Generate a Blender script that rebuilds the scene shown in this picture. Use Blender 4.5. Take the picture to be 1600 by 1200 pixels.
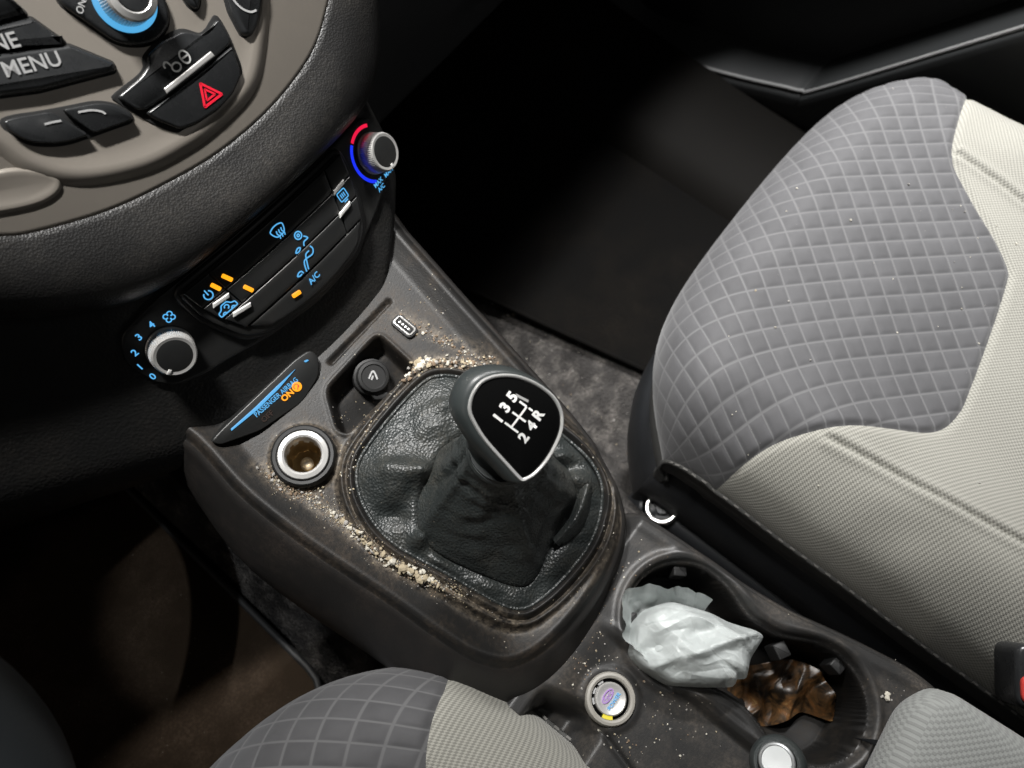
import bpy, math, random
import numpy as np
from mathutils import Vector, Matrix

for _o in list(bpy.data.objects):
    bpy.data.objects.remove(_o)
SC = bpy.context.scene
COL = SC.collection
random.seed(7)
RNG = np.random.default_rng(11)

# ------------------------------------------------------------------ camera
CAMPOS = (-.090, -.053, .455)
c_r, c_u, c_b = (.613765, -.785981, .074334), (.711927, .591706, .378212), (-.341251, -.179213, .922730)
cam_d = bpy.data.cameras.new('camera')
cam = bpy.data.objects.new('camera', cam_d)
COL.objects.link(cam)
cam.matrix_world = Matrix([[c_r[i], c_u[i], c_b[i], CAMPOS[i]] for i in range(3)] + [[0, 0, 0, 1]])
cam_d.sensor_width = 36.0
cam_d.lens = 36.0 * 1150 / 1600
cam_d.clip_start = .01
cam_d.clip_end = 50
cam_d.dof.use_dof = True
cam_d.dof.focus_distance = .42
cam_d.dof.aperture_fstop = 8.0
SC.camera = cam

# ------------------------------------------------------------------ world, lamps, exposure
world = bpy.data.worlds.new('World')
SC.world = world
world.use_nodes = True
bg = world.node_tree.nodes['Background']
bg.inputs[0].default_value = (.62, .72, .85, 1)
bg.inputs[1].default_value = .008


def area(name, loc, target, sx, sy, power, col=(1, 1, 1), spread=180):
    d = bpy.data.lights.new(name, 'AREA')
    d.shape = 'RECTANGLE'
    d.size, d.size_y = sx, sy
    d.energy = power
    d.color = col
    d.spread = math.radians(spread)
    o = bpy.data.objects.new(name, d)
    COL.objects.link(o)
    o.location = loc
    o.rotation_euler = (Vector(target) - Vector(loc)).to_track_quat('-Z', 'Y').to_euler()
    return o


area('workshop_lamp', (.80, .46, 1.10), (.50, -.12, 0), .30, .06, 4.2, (1, .99, .98), 52)
area('workshop_lamp', (.08, .50, 1.10), (.05, .15, .08), .20, .05, 1.15, (1, .985, .96), 38)
area('workshop_lamp', (.45, -.85, 1.60), (.10, .10, .05), .10, .30, .60, (1, .975, .94))
area('workshop_lamp', (-1.25, .22, 1.05), (-.08, .03, 0), .05, .05, .6, (1, .88, .76))
# added spot throwing a light patch past the steering wheel on the driver's floor
sd = bpy.data.lights.new('footwell_patch_spot', 'SPOT')
sd.energy = 30.0
sd.spot_size = math.radians(8)
sd.spot_blend = .6
sd.shadow_soft_size = .006
sd.color = (.92, .96, 1)
sl_ = bpy.data.objects.new('footwell_patch_spot', sd)
COL.objects.link(sl_)
sl_.location = (-.35, -.25, 1.30)
sl_.rotation_euler = (Vector((-.165, .165, -.27)) - Vector((-.35, -.25, 1.30))).to_track_quat('-Z', 'Y').to_euler()

SC.view_settings.view_transform = 'Standard'
SC.view_settings.look = 'None'
SC.view_settings.exposure = .2
SC.view_settings.gamma = 1


# ------------------------------------------------------------------ helpers: objects
def thing(name, label, cat, loc=(0, 0, 0), group=None):
    o = bpy.data.objects.new(name, None)
    COL.objects.link(o)
    o.empty_display_size = .02
    o.location = loc
    o['label'] = label
    o['category'] = cat
    if group:
        o['group'] = group
    return o


def tag(o, label, cat, group=None):
    o['label'] = label
    o['category'] = cat
    if group:
        o['group'] = group
    return o


def link(name, me, mat, parent=None, smooth=True, angle=None):
    o = bpy.data.objects.new(name, me)
    COL.objects.link(o)
    if mat is not None:
        me.materials.append(mat)
    if smooth:
        me.polygons.foreach_set('use_smooth', [True] * len(me.polygons))
        if angle:
            me.set_sharp_from_angle(angle=math.radians(angle))
    if parent is not None:
        o.parent = parent
        p, off = parent, Vector((0, 0, 0))
        while p is not None:                    # meshes are written in car coordinates
            off += Vector(p.location)
            p = p.parent
        o.location = -off
        # only Empties carry an offset; mesh parents below them sum back to zero
    return o


def mesh(name, v, f, mat, parent=None, smooth=True, angle=None, uv=None):
    me = bpy.data.meshes.new(name)
    me.from_pydata([tuple(map(float, p)) for p in v], [], f)
    if uv is not None:
        l = me.uv_layers.new(name='UVMap')
        idx = np.zeros(len(me.loops), dtype=np.int32)
        me.loops.foreach_get('vertex_index', idx)
        l.data.foreach_set('uv', np.asarray(uv, dtype=np.float32)[idx].ravel())
    me.validate()
    return link(name, me, mat, parent, smooth, angle)


def grid_faces(m, n, cu=False, cv=False, off=0):
    f = []
    for i in range(m if cv else m - 1):
        a = i * n
        b = ((i + 1) % m) * n
        for j in range(n if cu else n - 1):
            k = (j + 1) % n
            f.append((off + a + j, off + a + k, off + b + k, off + b + j))
    return f


def grid(name, P, mat, parent=None, cu=False, cv=False, uv=None, cap0=False, cap1=False, smooth=True, angle=None):
    P = np.asarray(P, float)
    m, n = P.shape[:2]
    f = grid_faces(m, n, cu, cv)
    if cap0:
        f.append(tuple(range(n - 1, -1, -1)))
    if cap1:
        f.append(tuple((m - 1) * n + j for j in range(n)))
    return mesh(name, P.reshape(-1, 3), f, mat, parent, smooth, angle, None if uv is None else np.asarray(uv).reshape(-1, 2))


def crom(pts, k=8, closed=True):
    p = np.asarray(pts, float)
    n = len(p)
    out = []
    t = np.linspace(0, 1, k, endpoint=False)[:, None]
    for i in range(n if closed else n - 1):
        g = (lambda j: p[j % n]) if closed else (lambda j: p[min(max(j, 0), n - 1)])
        a, b, c, d = g(i - 1), g(i), g(i + 1), g(i + 2)
        out.append(.5 * ((2 * b) + (-a + c) * t + (2 * a - 5 * b + 4 * c - d) * t ** 2 + (-a + 3 * b - 3 * c + d) * t ** 3))
    out = np.concatenate(out)
    if not closed:
        out = np.vstack([out, p[-1:]])
    return out


def rounded(pts, r, k=5):
    """polygon with every corner rounded by radius r (or per-corner list)"""
    p = np.asarray(pts, float)
    n = len(p)
    out = []
    for i in range(n):
        a, b, c = p[i - 1], p[i], p[(i + 1) % n]
        ri = r[i] if hasattr(r, '__len__') else r
        d1, d2 = (a - b), (c - b)
        l1, l2 = np.linalg.norm(d1), np.linalg.norm(d2)
        d = min(ri, l1 * .48, l2 * .48)
        s, e = b + d1 / l1 * d, b + d2 / l2 * d
        for t in np.linspace(0, 1, k):
            out.append((1 - t) ** 2 * s + 2 * t * (1 - t) * b + t * t * e)
    return np.array(out)


def offset(poly, d):
    """inward offset of a counter-clockwise or clockwise outline"""
    p = np.asarray(poly, float)
    q, r = np.roll(p, 1, 0), np.roll(p, -1, 0)
    area2 = np.sum(p[:, 0] * r[:, 1] - r[:, 0] * p[:, 1])
    t = r - q
    t /= np.linalg.norm(t, axis=1)[:, None] + 1e-12
    nrm = np.stack([-t[:, 1], t[:, 0]], 1) * (1 if area2 > 0 else -1)
    return p + nrm * d


def sdf(poly, x, y):
    """signed distance, negative inside"""
    p = np.asarray(poly, float)
    if len(p) > 90:
        p = p[::max(1, len(p) // 70)]
    d = np.full(np.shape(x), 1e9)
    s = np.ones(np.shape(x))
    n = len(p)
    for i in range(n):
        a, b = p[i], p[i - 1]
        ex, ey = b[0] - a[0], b[1] - a[1]
        wx, wy = x - a[0], y - a[1]
        h = np.clip((wx * ex + wy * ey) / (ex * ex + ey * ey + 1e-18), 0, 1)
        d = np.minimum(d, (wx - ex * h) ** 2 + (wy - ey * h) ** 2)
        c1, c2, c3 = y >= a[1], y < b[1], ex * wy > ey * wx
        s = np.where((c1 & c2 & c3) | (~c1 & ~c2 & ~c3), -s, s)
    return s * np.sqrt(d)


def sstep(a, b, x):
    t = np.clip((x - a) / (b - a), 0, 1)
    return t * t * (3 - 2 * t)


def vnoise(x, y, seed=0):
    """cheap smooth value noise, range about -1..1"""
    r = np.random.default_rng(seed)
    tab = r.uniform(-1, 1, (64, 64))
    xi, yi = np.floor(x).astype(int), np.floor(y).astype(int)
    fx, fy = x - xi, y - yi
    fx, fy = fx * fx * (3 - 2 * fx), fy * fy * (3 - 2 * fy)
    g = lambda i, j: tab[i % 64, j % 64]
    return (g(xi, yi) * (1 - fx) + g(xi + 1, yi) * fx) * (1 - fy) + (g(xi, yi + 1) * (1 - fx) + g(xi + 1, yi + 1) * fx) * fy


class Frame:
    """local sheet: u, v along it, w out of it; k bends it backwards with u squared"""
    def __init__(s, o, n, k=0, u=None):
        s.o = np.array(o, float)
        s.n = np.array(n, float) / np.linalg.norm(n)
        s.u = np.array((1., 0, 0)) if u is None else np.array(u, float) / np.linalg.norm(u)
        s.u = s.u - s.n * (s.u @ s.n)
        s.u /= np.linalg.norm(s.u)
        s.v = np.cross(s.n, s.u)
        s.k = k

    def __call__(s, u, v, w=0.):
        u, v = np.asarray(u, float), np.asarray(v, float)
        w = np.asarray(w, float) - s.k * u * u + 0 * u
        return s.o + u[..., None] * s.u + v[..., None] * s.v + w[..., None] * s.n


def plate(fr, name, pts, w0, w1, bev, mat, parent=None, rim=None):
    """a moulded cap: outline in metres, side wall, rounded shoulder, flat top"""
    p = np.asarray(pts, float)
    rings = [(p, w0), (p, w1 - bev), (offset(p, bev * .3), w1 - bev * .3), (offset(p, bev), w1)]
    P = np.array([fr(q[:, 0], q[:, 1], w) for q, w in rings])
    return grid(name, P, mat, parent, cu=True, cap1=True, angle=50)


def quadplate(fr, name, bl, br, tr, tl, w0, w1, bev, mat, parent=None, nu=24, nv=8, belly=0., dish=0.):
    """four-cornered key that follows a curved sheet; belly bows the bottom edge"""
    s = np.concatenate([[0, 0, .3, 1], np.linspace(0, 1, nu)[1:-1], [1, .3, 0, 0]])
    bl, br, tr, tl = map(lambda a: np.array(a, float), (bl, br, tr, tl))
    lu = max(np.linalg.norm(br - bl), np.linalg.norm(tr - tl))
    lv = max(np.linalg.norm(tl - bl), np.linalg.norm(tr - br))
    eu, ev = bev / lu, bev / lv
    S = np.concatenate([[0, 0, .3 * eu, eu], np.linspace(eu, 1 - eu, nu)[1:-1], [1 - eu, 1 - .3 * eu, 1, 1]])
    T = np.concatenate([[0, 0, .3 * ev, ev], np.linspace(ev, 1 - ev, nv)[1:-1], [1 - ev, 1 - .3 * ev, 1, 1]])
    WS = np.concatenate([[-1, 0, .7, 1], np.ones(nu - 2), [1, .7, 0, -1]])
    WT = np.concatenate([[-1, 0, .7, 1], np.ones(nv - 2), [1, .7, 0, -1]])
    s, t = np.meshgrid(S, T)
    wm = np.minimum(*np.meshgrid(WS, WT))
    w = np.where(wm < 0, w0, w1 - bev + bev * np.clip(wm, 0, 1))
    w = w - dish * 4 * t * (1 - t)
    uv = ((1 - s) * (1 - t))[..., None] * bl + (s * (1 - t))[..., None] * br + (s * t)[..., None] * tr + ((1 - s) * t)[..., None] * tl
    v = uv[..., 1] - belly * 4 * s * (1 - s) * (1 - t)
    return grid(name, fr(uv[..., 0], v, w), mat, parent, angle=50)


def lathe(name, prof, o, axis, mat, parent=None, seg=48, ux=None, ribs=0, ribd=0., ribrange=None, cap=True, angle=40):
    """prof: list of (radius, height along axis)"""
    fr = Frame(o, axis, 0, ux if ux is not None else ((1, 0, 0) if abs(axis[0]) < .9 else (0, 1, 0)))
    n = seg if not ribs else ribs * 4
    th = np.linspace(0, 2 * math.pi, n, endpoint=False)
    P = []
    for i, (r, h) in enumerate(prof):
        rr = np.full(n, r)
        if ribs and ribrange and ribrange[0] <= i <= ribrange[1]:
            rr = rr - ribd * (np.arange(n) % 4 >= 2)
        P.append(fr(rr * np.cos(th), rr * np.sin(th), np.full(n, h)))
    return grid(name, np.array(P), mat, parent, cu=True, cap0=cap, cap1=cap, angle=angle)


def tube(name, path, r, mat, parent=None, seg=8, closed=False, squash=1., caps=True):
    p = np.asarray(path, float)
    n = len(p)
    t = (np.roll(p, -1, 0) - np.roll(p, 1, 0)) if closed else np.gradient(p, axis=0)
    t /= np.linalg.norm(t, axis=1)[:, None] + 1e-12
    ref = np.array((0, 0, 1.))
    rr = np.broadcast_to(np.asarray(r, float), (n,))
    rings = []
    for i in range(n):
        a = np.cross(t[i], ref)
        if np.linalg.norm(a) < 1e-3:
            a = np.cross(t[i], (0, 1, 0))
        a /= np.linalg.norm(a)
        b = np.cross(a, t[i])
        th = np.linspace(0, 2 * math.pi, seg, endpoint=False)[:, None]
        rings.append(p[i] + rr[i] * (np.cos(th) * a + squash * np.sin(th) * b))
    return grid(name, np.array(rings), mat, parent, cu=True, cv=closed, cap0=caps and not closed, cap1=caps and not closed)


def strokes(fr, name, lines, width, mat, parent=None, w=.0005, closed=()):
    """flat printed strokes on a sheet, one object"""
    V, F = [], []
    for li, L in enumerate(lines):
        p = np.asarray(L, float)
        cl = li in closed
        t = (np.roll(p, -1, 0) - np.roll(p, 1, 0)) if cl else np.gradient(p, axis=0)
        t /= np.linalg.norm(t, axis=1)[:, None] + 1e-12
        nr = np.stack([-t[:, 1], t[:, 0]], 1) * width / 2
        a, b = p + nr, p - nr
        o = len(V)
        A, B = fr(a[:, 0], a[:, 1], w), fr(b[:, 0], b[:, 1], w)
        for x, y in zip(A, B):
            V += [x, y]
        n = len(p)
        for i in range(n if cl else n - 1):
            j = (i + 1) % n
            F.append((o + 2 * i, o + 2 * i + 1, o + 2 * j + 1, o + 2 * j))
    return mesh(name, V, F, mat, parent, smooth=False)


def arc(cx, cy, r, a0, a1, n=16, ry=None):
    t = np.radians(np.linspace(a0, a1, n))
    return np.stack([cx + r * np.cos(t), cy + (ry or r) * np.sin(t)], 1)


def text(fr, name, s, u, v, size, mat, parent=None, rot=0., w=.0005, bold=0., sx=1., align='CENTER'):
    cu = bpy.data.curves.new('lettering', 'FONT')
    cu.body = s
    cu.size = size
    cu.align_x = align
    cu.align_y = 'CENTER'
    cu.offset = bold * size
    cu.resolution_u = 3
    ob = bpy.data.objects.new('lettering', cu)
    COL.objects.link(ob)
    dg = bpy.context.evaluated_depsgraph_get()
    me = bpy.data.meshes.new_from_object(ob.evaluated_get(dg))
    bpy.data.objects.remove(ob)
    me.name = name
    n = len(me.vertices)
    co = np.zeros(n * 3)
    me.vertices.foreach_get('co', co)
    co = co.reshape(-1, 3)
    c, d = math.cos(math.radians(rot)), math.sin(math.radians(rot))
    x, y = co[:, 0] * sx, co[:, 1]
    P = fr(u + x * c - y * d, v + x * d + y * c, w)
    me.vertices.foreach_set('co', P.ravel())
    me.update()
    me.materials.clear()
    return link(name, me, mat, parent, smooth=False)


# ------------------------------------------------------------------ helpers: materials
def newmat(name):
    m = bpy.data.materials.new(name)
    m.use_nodes = True
    nt = m.node_tree
    return m, nt, nt.nodes['Principled BSDF']


def N(nt, kind, **kw):
    n = nt.nodes.new(kind)
    for k, v in kw.items():
        if k in ('operation', 'blend_type', 'data_type', 'feature', 'distance', 'noise_dimensions', 'wave_type'):
            setattr(n, k, v)
        else:
            n.inputs[k.replace('_', ' ')].default_value = v
    return n


def ramp(nt, a, b, ca=(0, 0, 0, 1), cb=(1, 1, 1, 1)):
    r = nt.nodes.new('ShaderNodeValToRGB')
    e = r.color_ramp.elements
    e[0].position, e[1].position = a, b
    e[0].color, e[1].color = ca, cb
    return r


def mixcol(nt, fac, a, b):
    m = nt.nodes.new('ShaderNodeMix')
    m.data_type = 'RGBA'
    for s, x in ((m.inputs[0], fac), (m.inputs[6], a), (m.inputs[7], b)):
        if hasattr(x, 'node'):
            nt.links.new(x, s)
        else:
            s.default_value = x if not isinstance(x, tuple) else (*x[:3], 1)
    return m.outputs[2]


def surf(name, col, rough=.5, metal=0., grain=0, gstr=.2, gdist=.0004, dust=0., dustcol=(.16, .13, .10), dscale=22., spec=.5,
         blotch=0., specks=0., leather=False, coat=0., grime=False):
    m, nt, b = newmat(name)
    L = nt.links.new
    tc = nt.nodes.new('ShaderNodeTexCoord')
    obj = tc.outputs['Object']
    base = (*col, 1)
    cur = None
    if blotch:
        n = N(nt, 'ShaderNodeTexNoise', Scale=14, Detail=4)
        L(obj, n.inputs['Vector'])
        r = ramp(nt, .35, .7)
        L(n.outputs['Fac'], r.inputs[0])
        cur = mixcol(nt, r.outputs[0], tuple(c * (1 - blotch) for c in col), tuple(c * (1 + blotch) for c in col))
    rough_out = None
    if dust:
        n = N(nt, 'ShaderNodeTexNoise', Scale=dscale, Detail=7, Roughness=.65)
        L(obj, n.inputs['Vector'])
        r = ramp(nt, .46, .78)
        L(n.outputs['Fac'], r.inputs[0])
        n2 = N(nt, 'ShaderNodeTexNoise', Scale=420, Detail=3, Roughness=.7)
        L(obj, n2.inputs['Vector'])
        r2 = ramp(nt, .42, .68)
        L(n2.outputs['Fac'], r2.inputs[0])
        mu = N(nt, 'ShaderNodeMath', operation='MULTIPLY')
        L(r.outputs[0], mu.inputs[0])
        L(r2.outputs[0], mu.inputs[1])
        ad = N(nt, 'ShaderNodeMath', operation='MULTIPLY_ADD')
        L(r.outputs[0], ad.inputs[0])
        ad.inputs[1].default_value = .35
        L(mu.outputs[0], ad.inputs[2])
        sc = N(nt, 'ShaderNodeMath', operation='MULTIPLY')
        sc.use_clamp = True
        L(ad.outputs[0], sc.inputs[0])
        sc.inputs[1].default_value = dust
        cur = mixcol(nt, sc.outputs[0], cur if cur is not None else base, dustcol)
        ra = N(nt, 'ShaderNodeMath', operation='MULTIPLY_ADD')
        L(sc.outputs[0], ra.inputs[0])
        ra.inputs[1].default_value = .4
        ra.inputs[2].default_value = rough
        rough_out = ra.outputs[0]
    if specks:
        v = N(nt, 'ShaderNodeTexVoronoi', Scale=170)
        L(obj, v.inputs['Vector'])
        r = ramp(nt, .04, .09, (1, 1, 1, 1), (0, 0, 0, 1))
        L(v.outputs['Distance'], r.inputs[0])
        n3 = N(nt, 'ShaderNodeTexNoise', Scale=60, Detail=2)
        L(obj, n3.inputs['Vector'])
        r3 = ramp(nt, .52, .62)
        L(n3.outputs['Fac'], r3.inputs[0])
        mu = N(nt, 'ShaderNodeMath', operation='MULTIPLY')
        L(r.outputs[0], mu.inputs[0])
        L(r3.outputs[0], mu.inputs[1])
        mu2 = N(nt, 'ShaderNodeMath', operation='MULTIPLY')
        L(mu.outputs[0], mu2.inputs[0])
        mu2.inputs[1].default_value = specks
        cur = mixcol(nt, mu2.outputs[0], cur if cur is not None else base, (.42, .38, .31))
    if grime:                                   # caked dust lying in the grooves
        at = nt.nodes.new('ShaderNodeAttribute')
        at.attribute_name = 'grime'
        n5 = N(nt, 'ShaderNodeTexNoise', Scale=260, Detail=6, Roughness=.75)
        L(obj, n5.inputs['Vector'])
        r5 = ramp(nt, .40, .66)
        L(n5.outputs['Fac'], r5.inputs[0])
        m5 = N(nt, 'ShaderNodeMath', operation='MULTIPLY')
        L(at.outputs['Fac'], m5.inputs[0])
        L(r5.outputs[0], m5.inputs[1])
        cur = mixcol(nt, m5.outputs[0], cur if cur is not None else base, (.20, .165, .125))
    if cur is not None:
        L(cur, b.inputs['Base Color'])
    else:
        b.inputs['Base Color'].default_value = base
    if rough_out is not None:
        L(rough_out, b.inputs['Roughness'])
    else:
        b.inputs['Roughness'].default_value = rough
    b.inputs['Metallic'].default_value = metal
    b.inputs['Specular IOR Level'].default_value = spec
    b.inputs['Coat Weight'].default_value = coat
    if grain:
        if leather:
            t = N(nt, 'ShaderNodeTexVoronoi', Scale=grain)
            out = t.outputs['Distance']
        else:
            t = N(nt, 'ShaderNodeTexNoise', Scale=grain, Detail=2)
            out = t.outputs['Fac']
        L(obj, t.inputs['Vector'])
        bp = N(nt, 'ShaderNodeBump', Strength=gstr, Distance=gdist)
        L(out, bp.inputs['Height'])
        L(bp.outputs[0], b.inputs['Normal'])
    return m


def glow(name, col, strength):
    m, nt, b = newmat(name)
    b.inputs['Base Color'].default_value = (.01, .01, .01, 1)
    b.inputs['Emission Color'].default_value = (*col, 1)
    b.inputs['Emission Strength'].default_value = strength
    return m


def weave(name, col, dark, pitch, rough=.85, lines=False):
    """woven mesh cloth: raised dots on a darker ground, in the cloth's own UV"""
    m, nt, b = newmat(name)
    L = nt.links.new
    uv = nt.nodes.new('ShaderNodeUVMap')
    sp = nt.nodes.new('ShaderNodeSeparateXYZ')
    L(uv.outputs[0], sp.inputs[0])
    k = 2 * math.pi / pitch
    outs = []
    for i, ph in ((0, 0), (1, 0)):
        mu = N(nt, 'ShaderNodeMath', operation='MULTIPLY')
        L(sp.outputs[i], mu.inputs[0])
        mu.inputs[1].default_value = k
        s = N(nt, 'ShaderNodeMath', operation='SINE')
        L(mu.outputs[0], s.inputs[0])
        outs.append(s.outputs[0])
    pr = N(nt, 'ShaderNodeMath', operation='MULTIPLY')
    L(outs[0], pr.inputs[0])
    L(outs[1], pr.inputs[1])
    r = ramp(nt, .35, .62) if not lines else ramp(nt, .2, .9)
    mm = N(nt, 'ShaderNodeMath', operation='MULTIPLY_ADD')
    L(pr.outputs[0], mm.inputs[0])
    mm.inputs[1].default_value = .5
    mm.inputs[2].default_value = .5
    L(mm.outputs[0], r.inputs[0])
    tc = nt.nodes.new('ShaderNodeTexCoord')
    n = N(nt, 'ShaderNodeTexNoise', Scale=11, Detail=5, Roughness=.6)
    L(tc.outputs['Object'], n.inputs['Vector'])
    r2 = ramp(nt, .3, .75)
    L(n.outputs['Fac'], r2.inputs[0])
    c1 = mixcol(nt, r.outputs[0], dark, col)
    c2 = mixcol(nt, r2.outputs[0], c1, tuple(x * .9 for x in col))
    mixf = mixcol(nt, .25, c1, c2)
    L(mixf, b.inputs['Base Color'])
    b.inputs['Roughness'].default_value = rough
    b.inputs['Specular IOR Level'].default_value = .25
    b.inputs['Sheen Weight'].default_value = .15
    bp = N(nt, 'ShaderNodeBump', Strength=.5, Distance=.0005)
    L(r.outputs[0], bp.inputs['Height'])
    L(bp.outputs[0], b.inputs['Normal'])
    return m


def quilt(name, col, line, pitch, wid):
    """padded cloth with welded lozenge lines (relief itself is in the mesh)"""
    m, nt, b = newmat(name)
    L = nt.links.new
    uv = nt.nodes.new('ShaderNodeUVMap')
    sp = nt.nodes.new('ShaderNodeSeparateXYZ')
    L(uv.outputs[0], sp.inputs[0])
    ds = []
    for sg in (1, -1):
        a = N(nt, 'ShaderNodeMath', operation='MULTIPLY_ADD')
        L(sp.outputs[1], a.inputs[0])
        a.inputs[1].default_value = sg
        L(sp.outputs[0], a.inputs[2])
        c = N(nt, 'ShaderNodeMath', operation='MULTIPLY')
        L(a.outputs[0], c.inputs[0])
        c.inputs[1].default_value = 1 / (math.sqrt(2) * pitch)
        d = N(nt, 'ShaderNodeMath', operation='PINGPONG')
        L(c.outputs[0], d.inputs[0])
        d.inputs[1].default_value = .5
        ds.append(d.outputs[0])
    mn = N(nt, 'ShaderNodeMath', operation='MINIMUM')
    L(ds[0], mn.inputs[0])
    L(ds[1], mn.inputs[1])
    r = ramp(nt, wid * .6 / pitch, wid * 1.5 / pitch, (1, 1, 1, 1), (0, 0, 0, 1))
    L(mn.outputs[0], r.inputs[0])
    tc = nt.nodes.new('ShaderNodeTexCoord')
    n = N(nt, 'ShaderNodeTexNoise', Scale=30, Detail=6, Roughness=.6)
    L(tc.outputs['Object'], n.inputs['Vector'])
    r2 = ramp(nt, .3, .8)
    L(n.outputs['Fac'], r2.inputs[0])
    base = mixcol(nt, r2.outputs[0], tuple(x * .86 for x in col), tuple(x * 1.16 for x in col))
    c = mixcol(nt, r.outputs[0], base, line)
    L(c, b.inputs['Base Color'])
    b.inputs['Roughness'].default_value = .75
    b.inputs['Specular IOR Level'].default_value = .35
    b.inputs['Sheen Weight'].default_value = .2
    n4 = N(nt, 'ShaderNodeTexNoise', Scale=1800, Detail=2)
    L(tc.outputs['Object'], n4.inputs['Vector'])
    bp = N(nt, 'ShaderNodeBump', Strength=.25, Distance=.0002)
    L(n4.outputs['Fac'], bp.inputs['Height'])
    L(bp.outputs[0], b.inputs['Normal'])
    return m


M = {}
M['console'] = surf('console_plastic', (.012, .0115, .011), .46, spec=.25, grain=900, gstr=.35, gdist=.0003, dust=.34, dustcol=(.13, .095, .065), dscale=26, specks=.9, grime=True)
M['skirt'] = surf('console_side_plastic', (.016, .0148, .014), .45, spec=.4, grain=1100, gstr=.35, gdist=.0003, dust=.22, dustcol=(.12, .09, .07))
M['tray'] = surf('tray_plastic', (.026, .0255, .025), .42, spec=.42, grain=900, gstr=.35, gdist=.0003, dust=.48, dustcol=(.14, .115, .09), dscale=30, specks=.9)
M['dash'] = surf('grained_dash', (.011, .011, .0107), .48, spec=.4, grain=520, gstr=.4, gdist=.0006, leather=True, dust=.08)
M['roll'] = surf('soft_dash_roll', (.0115, .0112, .011), .42, spec=.42, grain=900, gstr=.35, gdist=.0005, leather=True, dust=.10, dustcol=(.2, .18, .15))
M['fascia'] = surf('taupe_fascia', (.235, .212, .184), .34, metal=.25, grain=1500, gstr=.06, gdist=.0002, dust=.18, dustcol=(.33, .29, .24), dscale=40)
M['key'] = surf('satin_black_key', (.020, .021, .022), .27, grain=1200, gstr=.05, dust=.12, dustcol=(.1, .1, .1), dscale=60)
M['panel'] = surf('matt_black_panel', (.014, .0145, .0145), .42, dust=.05)
M['button'] = surf('black_button', (.017, .0175, .0175), .36, dust=.06)
M['gloss'] = surf('gloss_black', (.004, .004, .004), .035, coat=.6)
M['rubber'] = surf('black_rubber', (.011, .011, .011), .6)
M['void'] = surf('dark_recess', (.006, .006, .006), .8)
M['leather'] = surf('gaiter_leather', (.020, .0235, .023), .40, grain=620, gstr=.8, gdist=.0006, leather=True, dust=.35, dustcol=(.13, .115, .09), dscale=30, specks=.5)
M['knob'] = surf('knob_leather', (.034, .040, .040), .36, grain=2200, gstr=.2, gdist=.0002, dust=.10)
M['chrome'] = surf('chrome', (.82, .82, .80), .20, metal=.6, dust=.10, dustcol=(.35, .3, .22), dscale=200)
M['satin'] = surf('satin_silver', (.66, .65, .63), .30, metal=.55, dust=.15, dustcol=(.3, .27, .22), dscale=150)
M['silver'] = surf('silver_paint', (.62, .62, .60), .35, metal=.2)
M['brass'] = surf('socket_brass', (.35, .25, .12), .35, metal=.8, dust=.5, dustcol=(.25, .2, .12), dscale=200)
M['white'] = surf('white_print', (.78, .78, .76), .5)
M['grey_print'] = surf('grey_print', (.40, .40, .40), .5)
M['blue'] = glow('backlit_blue', (.10, .43, .82), .95)
M['blue2'] = glow('backlit_ring_blue', (.10, .46, .85), .8)
M['deepblue'] = glow('backlit_deep_blue', (.01, .03, .85), 1.0)
M['redlit'] = glow('backlit_red', (.85, .01, .06), .9)
M['orange'] = glow('backlit_orange', (1, .36, .01), 1.25)
M['yellow'] = glow('backlit_yellow', (.9, .75, .05), .9)
M['off'] = surf('unlit_print', (.030, .018, .014), .5)
M['red'] = surf('hazard_red', (.72, .012, .035), .45)
M['buckle_red'] = surf('buckle_red', (.60, .055, .045), .35)
M['quilt'] = quilt('quilted_cloth', (.078, .0775, .081), (.122, .1215, .124), .0152, .0007)
M['cloth'] = weave('beige_mesh_cloth', (.335, .328, .290), (.19, .186, .165), .0031)
M['arm'] = weave('grey_ribbed_cloth', (.33, .34, .325), (.255, .26, .25), .0037)
M['band'] = surf('seat_side_cloth', (.060, .060, .057), .8, grain=1600, gstr=.3)
M['valance'] = surf('seat_base_plastic', (.010, .011, .0125), .5, grain=900, gstr=.2)
M['thread'] = surf('seam_thread', (.16, .155, .145), .8)
M['carpet'] = surf('grey_carpet', (.050, .047, .045), .95, grain=420, gstr=1, gdist=.006, blotch=.55, dust=1.1, dustcol=(.19, .175, .16), dscale=55, specks=1, spec=.1)
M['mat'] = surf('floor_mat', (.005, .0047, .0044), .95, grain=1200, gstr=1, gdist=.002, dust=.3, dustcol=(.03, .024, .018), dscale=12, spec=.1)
M['door'] = surf('door_plastic', (.034, .036, .037), .5, grain=700, gstr=.2, gdist=.0005)
M['strip'] = surf('door_trim_strip', (.34, .34, .34), .4)
M['sill'] = surf('sill_trim', (.0045, .0038, .003), .7, grain=800, gstr=.2, spec=.12)
M['foot'] = surf('smooth_dark_trim', (.008, .008, .0078), .6, grain=1100, gstr=.15, dust=.08)
M['mat_brown'] = surf('dusty_brown_mat', (.032, .022, .014), .95, grain=1200, gstr=1, gdist=.002, dust=.6, dustcol=(.12, .085, .06), dscale=14, spec=.1, specks=.5)
M['cup'] = surf('cup_liner_plastic', (.008, .0076, .0072), .62, spec=.2, dust=.25, dustcol=(.06, .045, .03), dscale=60)
M['steel'] = surf('brushed_steel', (.30, .31, .31), .38, metal=.4)
M['wheel'] = surf('wheel_leather', (.030, .032, .033), .55, grain=900, gstr=.2, leather=True)


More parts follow.
